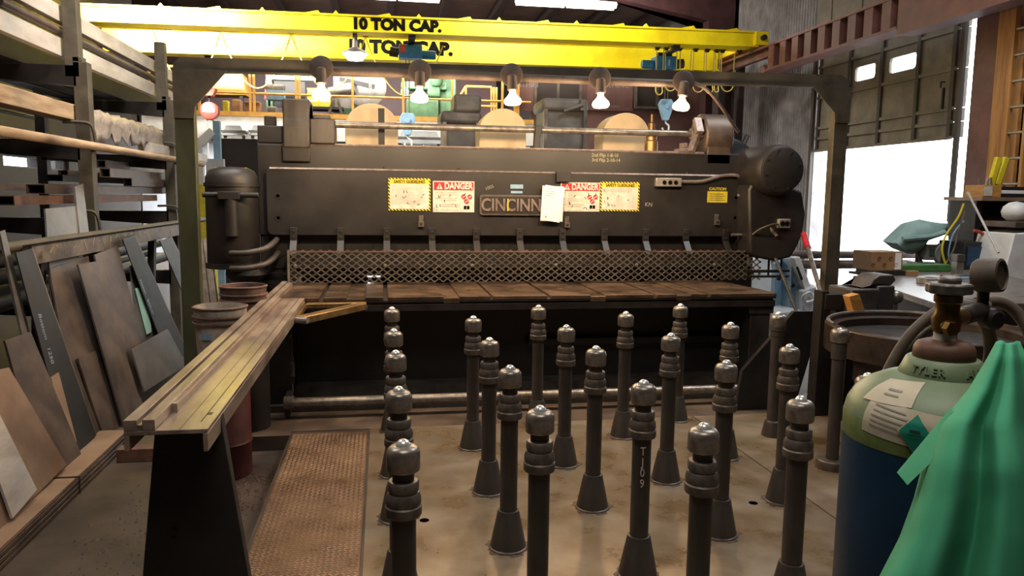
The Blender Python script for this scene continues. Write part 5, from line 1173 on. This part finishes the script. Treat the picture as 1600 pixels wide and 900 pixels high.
# ================================================================== RIGHT EDGE: SHELVES, LADDER, PLANKS
WX = 7.3
lad = thing('ladder', 'aluminium ladder standing upright against the right wall', 'ladder', (7.6, 8.2, 0))
a, b = pX(1572, 220, 7.35), pX(1596, 220, 7.35)
for y in (a.y, b.y-.05): build('side_rail', MB().box(7.32, 7.38, y-.02, y+.02, 0, 4.3), m_plank, lad)
for k in range(13): build('rung', MB().cyl((7.35, a.y, .3+k*.3), (7.35, b.y-.05, .3+k*.3), .018, seg=10), m_alum, lad)
for k, (px, ww) in enumerate(((1563, .09), (1577, .06), (1592, .05))):
    a = pX(px, 150, 7.5)
    solo('wooden_plank', 'long tan plank standing on end by the oxide column, %s' % ('widest, next to the column', 'middle one behind the ladder', 'thin one at the picture edge')[k], 'plank', MB().box(7.47, 7.52, a.y-ww, a.y+ww, 0, 4.6-.5*k), m_plank, 'planks standing by the column', bevel=.003)
SY = 7.6
a, b = pY(1535, 308, SY), pY(1640, 316, SY)
shf = thing('wall_shelf', 'drab workbench shelf with cubby back at the right edge', 'shelf', (a.x+.4, SY+.3, 0))
build('top', MB().box(a.x, a.x+1.4, SY, SY+.6, a.z-.04, a.z), m_tan, shf)
build('back_panel', MB().box(a.x+.1, a.x+1.4, SY+.3, SY+.34, .2, a.z-.04), m_wallg, shf)
build('leg', MB().box(a.x+.02, a.x+.1, SY+.1, SY+.5, -.006, a.z-.04), m_dark, shf)
p = pY(1553, 290, SY); z0 = a.z
wb = thing('wooden_box', 'light wooden box with a grey front panel on the shelf', 'box', (p.x, SY, z0))
build('crate', MB().box(a.x+.02, a.x+.25, SY+.02, SY+.3, z0, z0+.135), m_wood, wb, bevel=.003)
build('front_panel', MB().box(a.x+.03, a.x+.13, SY+.012, SY+.02, z0+.015, z0+.12), m_swhite, wb)
for k in range(3): solo('paper_stack', 'dark edged stack of papers beside the wooden box, %s' % ('lowest', 'middle', 'top')[k], 'papers', MB().box(a.x+.27+.01*k, a.x+.62, SY+.05, SY+.32, z0+.002+.04*k, z0+.04+.04*k), m_paper if k == 1 else m_dark, 'paper stacks on the shelf', bevel=.004)
for k, (x0, y0, x1, y1) in enumerate(((1549, 278, 1560, 246), (1558, 280, 1572, 246))):
    u, v = pY(x0, y0, SY+.15), pY(x1, y1, SY+.15)
    solo('yellow_sleeve', 'yellow fabric sleeve standing above the wooden box, %s of two' % ('left', 'right')[k], 'sleeve', MB().bar((u.x, u.y, z0+.135), v, .075, .05, (0, 1, 0)), m_yfab, 'yellow sleeves', bevel=.012)
tl = MB()
tr_ = solo('tool_cluster', 'grey hand tools standing in the wooden box below the yellow sleeves', 'tools', MB().cyl((a.x+.06, SY+.1, z0+.1), (a.x+.03, SY+.1, z0+.2), .014).cyl((a.x+.12, SY+.1, z0+.1), (a.x+.14, SY+.1, z0+.21), .014).cyl((a.x+.19, SY+.1, z0+.1), (a.x+.17, SY+.1, z0+.22), .012), m_steel)
# dark cabinet on the column and the things around
u, v = pY(1511, 311, 8.3), pY(1554, 358, 8.3)
dcb = thing('steel_cabinet', 'dark steel cabinet mounted in front of the oxide column', 'cabinet', ((u.x+v.x)/2, 8.4, 0))
build('body', MB().box(u.x, v.x, 8.3, 8.6, v.z-.1, u.z), m_black, dcb, bevel=.006)
build('door_panel', MB().box(u.x+.02, (u.x+v.x)/2-.01, 8.285, 8.3, v.z-.06, u.z-.03).box((u.x+v.x)/2+.01, v.x-.02, 8.285, 8.3, v.z-.06, u.z-.03), m_black2, dcb, bevel=.003)
build('pedestal', MB().box(u.x+.05, v.x-.05, 8.35, 8.6, -.006, v.z-.1), m_dark, dcb)
build('handle', MB().box(v.x-.1, v.x-.06, 8.27, 8.285, u.z-.15, u.z-.04), m_alum, dcb)
u, v = pY(1508, 378, 7.4), pY(1543, 415, 7.4)
ws = thing('welder_box', 'dark welding set with a bluish front below the steel cabinet', 'welder', ((u.x+v.x)/2, 7.4, 0))
build('case', MB().box(u.x, v.x, 7.4, 7.8, v.z-.1, u.z), m_black, ws, bevel=.01)
build('front_panel', MB().box(u.x+.03, v.x-.03, 7.385, 7.4, v.z, u.z-.05), m_cylblue, ws)
build('cart', MB().box(u.x, v.x, 7.4, 7.8, .1, v.z-.1).cyl((u.x, 7.45, .1), (v.x, 7.45, .1), .1), m_dark, ws)
rs = random.Random(9); wr_ = MB()
hp = [pY(1498, 330, 7.9), pY(1500, 360, 7.7)]
for k, (cc, lab) in enumerate(((m_yfab, 'yellow cable hanging in a loop by the door post'), (m_orange, 'orange hose looped over the welding set'), (m_lblue, 'pale cable bundle hanging by the bright door gap'), (m_hose, 'grey cable hanging beside the yellow one'))):
    pts = [((1506, 318), (1497, 340), (1478, 368), (1472, 392), (1480, 420)), ((1522, 360), (1536, 366), (1539, 385), (1535, 405)), ((1506, 345), (1490, 365), (1482, 395), (1486, 412)), ((1508, 330), (1497, 365), (1490, 390), (1478, 412))][k]
    solo('hanging_cable', lab, 'cable', MB().tube([pY(x, y, 7.3+.12*(k % 3)) for x, y in pts], (.011, .018, .009, .009)[k], 8, smooth=5), cc)
a, b = pY(1560, 395, 6.9), pY(1590, 300, 6.9)
solo('steel_rod', 'thin pale rod leaning in front of the drab shelf back', 'rod', MB().cyl((a.x, 6.9, a.z), (b.x, 7.58, b.z), .012), m_lite)
u, v = pY(1572, 365, 7.0), pY(1572, 460, 7.0)
wc_ = thing('white_cabinet', 'cream white metal cabinet at the right edge behind the gauge', 'cabinet', (u.x+.4, 6.9, 0))
build('body', MB().prism([(u.x+.1, u.z), (u.x+.9, u.z+.05), (u.x+.9, 0), (u.x-.02, 0), (u.x-.02, v.z)], 'y', 7.0, 7.5), m_white, wc_, bevel=.01)
build('base', MB().box(u.x-.02, u.x+.9, 7.02, 7.5, -.006, 0), m_dark, wc_)
build('top_tray', MB().box(u.x+.12, u.x+.9, 7.02, 7.48, u.z+.06, u.z+.12), m_brownst, wc_, bevel=.005)
solo('white_bag', 'crumpled white bag on top of the cream cabinet', 'bag', MB().sphere((u.x+.32, 7.25, u.z+.22), .14, 12, 6, .8), m_white)

# ================================================================== GAS CYLINDER AND JACKET IN THE FOREGROUND
GX, GY_ = .797, .97
R_ = .128
gc = thing('gas_cylinder', 'tall gas cylinder with green shoulder and blue body, standing in the right foreground', 'gas cylinder', (GX, GY_, 0))
zs = 1.285   # where the shoulder starts
build('body', MB().lathe([(R_-.006, 0), (R_, .01), (R_, zs-.02)], (GX, GY_, 0), seg=56), m_cylblue, gc)
build('band', MB().lathe([(R_+.0004, zs-.03), (R_+.0004, zs+.0), (R_-.002, zs+.006)], (GX, GY_, 0), seg=56), m_cylyel, gc)
sh_ = [(R_-.0008, zs+.004), (R_-.004, zs+.018), (R_-.013, zs+.034), (R_-.03, zs+.049), (R_-.052, zs+.060), (R_-.075, zs+.068)]
build('shoulder', MB().lathe(sh_+[(.03, zs+.072)], (GX, GY_, 0), seg=56), m_cylgreen, gc)
cr = build('cap_ring', MB().lathe([(.058, zs+.06), (.0585, zs+.066), (.049, zs+.088), (.046, zs+.09), (.03, zs+.09)], (GX, GY_, 0), seg=48), m_cylgreen, gc)
cm = MB()
for k, chh in enumerate('TYLER   ALL'):
    if chh == ' ': continue
    th = math.radians(-168+k*9.5); r0 = .0548
    M = Matrix.Translation((GX+r0*math.cos(th), GY_+r0*math.sin(th), zs+.077)) @ Matrix.Rotation(th+math.pi/2, 4, 'Z') @ Matrix.Rotation(math.radians(68), 4, 'X')
    g = text_mb(chh, .015, M, .0012, .0003); cm.add(g.v, g.f)
build('embossed_lettering', cm, m_cylgreen, cr)
build('neck_ring', MB().lathe([(.034, zs+.086), (.039, zs+.087), (.041, zs+.091), (.040, zs+.104), (.036, zs+.111), (.026, zs+.115), (.017, zs+.116)], (GX, GY_, 0), seg=40), m_rust, gc)
build('tape_wrap', MB().lathe([(.014, zs+.114), (.0155, zs+.115), (.0155, zs+.126), (.013, zs+.127)], (GX, GY_, 0), seg=24), m_white, gc)
vz = zs+.125
vv = build('valve', MB().lathe([(.013, vz), (.018, vz+.004), (.02, vz+.022), (.016, vz+.03), (.016, vz+.044), (.0185, vz+.046), (.0185, vz+.055), (.013, vz+.06)], (GX, GY_, 0), seg=20).cyl((GX, GY_, vz+.018), (GX+.05, GY_+.03, vz+.02), .013).cyl((GX, GY_, vz+.014), (GX-.015, GY_-.022, vz+.012), .009), m_brass, gc)
build('relief_plug', MB().hexnut((GX-.015, GY_-.022, vz+.012), '-y', .0105, .01), m_brass, vv)
hw = MB(); pr = []
for i in range(48):
    a_ = 2*math.pi*i/48; pr.append((GX+(.029+.0015*math.cos(a_*8))*math.cos(a_), GY_+(.029+.0015*math.cos(a_*8))*math.sin(a_)))
hw.prism(pr, 'z', vz+.058, vz+.073)
build('handwheel', hw.lathe([(.014, vz+.07), (.016, vz+.08), (.008, vz+.083)], (GX, GY_, 0), seg=16), m_cast, gc, bevel=.003)
# labels wrapped on the shoulder
def srad(z):
    pts = [(zs-.2, R_)]+[(h, r) for r, h in sh_]
    for (z0, r0), (z1, r1) in zip(pts, pts[1:]):
        if z0 <= z <= z1: return r0+(r1-r0)*(z-z0)/(z1-z0)
    return sh_[-1][0]
def wrap(name, th0, th1, z0, z1, m, par, off=.0012, nu=14, nv=6, skew=0.0, diamond=False):
    vs = []; fs = []
    for i in range(nu+1):
        for j in range(nv+1):
            u, w = i/nu, j/nv
            if diamond:
                a_, b_ = u-.5, w-.5; uu, ww = .5+(a_-b_)*.72, .5+(a_+b_)*.72
            else: uu, ww = u, w
            z = z0+(z1-z0)*ww+skew*(uu-.5); th = math.radians(th0+(th1-th0)*uu); r = srad(z)+off
            vs.append((GX+r*math.cos(th), GY_+r*math.sin(th), z))
    for i in range(nu):
        for j in range(nv): a_ = i*(nv+1)+j; fs.append((a_, a_+nv+1, a_+nv+2, a_+1))
    return build(name, MB().add(vs, fs), m, par, smooth=60)
lb_ = wrap('paper_label', -176, -108, zs-.014, zs+.034, m_label, gc, .0016, 24, 8, -.010)
for k in range(5): wrap('printed_line', -170, -148+5*(k % 2), zs+.0+k*.007, zs+.002+k*.007, m_print, lb_, .0024, 8, 1, -.004)
wrap('hazard_diamond_border', -148, -134, zs-.013, zs+.025, m_label, lb_, .0028, 12, 12, 0, True)
wrap('hazard_diamond', -147.2, -134.8, zs-.011, zs+.023, m_teals, lb_, .0038, 12, 12, 0, True)
wrap('printed_line', -144, -138, zs+.008, zs+.0105, m_dtext, lb_, .0050, 6, 1)
wrap('printed_line', -145, -137, zs+.003, zs+.0042, m_dtext, lb_, .0050, 6, 1)
tg = wrap('paper_tag', -184, -146, zs+.034, zs+.062, m_label, gc, .002, 8, 6, .004)
for k in range(2): wrap('printed_line', -170, -158, zs+.044+k*.006, zs+.046+k*.006, m_print, tg, .003, 4, 1)
# regulator gauge and hoses
g0 = pY(1563, 430, 1.06)
rg = thing('regulator_gauge', 'round brown rubber covered gauge beside the cast handwheel', 'gauge', tuple(g0))
dv = (Vector((0, 0, EYE))+Vector((.5, -.3, 0))-g0); dv = Vector((.45, -.85, .1)).normalized()
build('cover', MB().lathe([(.024, -.036), (.027, -.032), (.0275, -.004), (.0265, .002), (.023, .0035), (.022, .0005), (.0001, -.0005)], g0, dirv=dv, seg=36), m_hose, rg)
build('stem', MB().cyl(g0+Vector((-.01, .02, -.02)), g0+Vector((-.01, .02, -.06)), .009, seg=12), m_dark, rg)
build('regulator_body', MB().lathe([(.012, 0), (.017, .006), (.017, .025), (.012, .03)], g0+Vector((-.005, .02, -.07)), '-y', 24).cyl((GX+.05, GY_+.03, vz+.02), g0+Vector((-.01, .02, -.06)), .014), m_dark, rg, bevel=.002)
def hose(label, pts, Y0, r, m, grp='hoses around the cylinder'):
    return solo('gas_hose', label, 'hose', MB().tube([pY(x, y, Y) for x, y, Y in pts], r, 10, smooth=6), m, grp)
hose('thick grey hose arching left behind the cylinder valve', [(1545, 480, 1.14), (1500, 474, 1.15), (1465, 486, 1.15), (1425, 520, 1.16), (1395, 565, 1.17), (1375, 610, 1.17), (1352, 680, 1.16), (1330, 760, 1.15), (1310, 900, 1.15)], 1.1, .0095, m_hose)
hose('inner grey hose curving down left of the brass valve', [(1478, 505, 1.15), (1450, 520, 1.16), (1420, 550, 1.17), (1396, 600, 1.17), (1372, 680, 1.19), (1345, 780, 1.19), (1322, 900, 1.19)], 1.1, .008, m_hose)
hose('grey hose looping right of the brass valve down behind the jacket', [(1500, 476, 1.12), (1522, 482, 1.1), (1540, 505, 1.09), (1548, 545, 1.1), (1540, 600, 1.12), (1535, 680, 1.13)], 1.1, .0105, m_hose)
hose('grey hose sweeping off to the picture edge below the gauge', [(1525, 474, 1.16), (1560, 472, 1.16), (1590, 490, 1.15), (1612, 530, 1.13), (1625, 600, 1.12), (1630, 700, 1.1)], 1.1, .0105, m_hose)
# green jacket hanging from the regulator hook
jl = [(1558, 1592, 536, .83), (1545, 1604, 560, .815), (1515, 1625, 610, .80), (1468, 1650, 665, .785), (1446, 1680, 720, .775), (1430, 1700, 780, .765), (1408, 1715, 840, .755), (1372, 1735, 910, .745), (1350, 1745, 990, .74)]
NU = 72; jv = []; NR = 40
def jrow(t):
    f_ = t*(len(jl)-1); i = min(int(f_), len(jl)-2); w = f_-i
    return [a_+(b_-a_)*w for a_, b_ in zip(jl[i], jl[i+1])]
for j in range(NR+1):
    t = j/NR; xl, xr, y, Yb = jrow(t)
    for i in range(NU+1):
        u = i/NU
        px = xl+(xr-xl)*u
        amp = .03*min(1, t*1.8+.16)
        fold = .8*math.cos(2*math.pi*(2.4*u+.08+.06*t))+.22*math.cos(2*math.pi*(4.9*u+.3-.1*t))*min(1, t+.3)
        depth = Yb-.05*math.sin(math.pi*min(max(u, 0), 1))*min(1, t*1.6+.15)+amp*fold*.75
        if u < .03: depth += .02*t
        p = pY(px, y-(8*math.sin(u*9) if j == 0 else 0)*.3, depth)
        jv.append((p.x, depth, p.z))
jf = [(j*(NU+1)+i, j*(NU+1)+i+1, (j+1)*(NU+1)+i+1, (j+1)*(NU+1)+i) for j in range(NR) for i in range(NU)]
jk = thing('welding_jacket', 'bright green cloth welding jacket hanging in folds at the right foreground', 'jacket', (.95, .78, 1.0))
jo = build('cloth', MB().add(jv, jf), m_jacket, jk, smooth=80)
sd = jo.modifiers.new('thickness', 'SOLIDIFY'); sd.thickness = .004; sd.offset = 0
fl_ = [pY(1488, 640, .79), pY(1404, 741, .80), pY(1418, 758, .785), pY(1478, 700, .755)]
co = build('collar_flap', MB().hull(fl_, [v+Vector((.002, .006, 0)) for v in fl_]), m_jacket, jk)
# bottle trolley post that carries the jacket, behind it
ct = thing('cylinder_trolley', 'dark steel cylinder trolley hidden behind the green jacket', 'trolley', (1.06, .95, 0))
build('upright', MB().box(1.0, 1.03, .93, .96, 0, 1.36).box(1.16, 1.19, .93, .96, 0, 1.36).box(1.0, 1.19, .93, .96, 1.33, 1.36).bar((.96, .86, 1.355), (1.02, .95, 1.35), .02, .02), m_dark, ct)
build('toe_plate', MB().box(.93, 1.25, .8, 1.15, 0, .012), m_dark, ct)
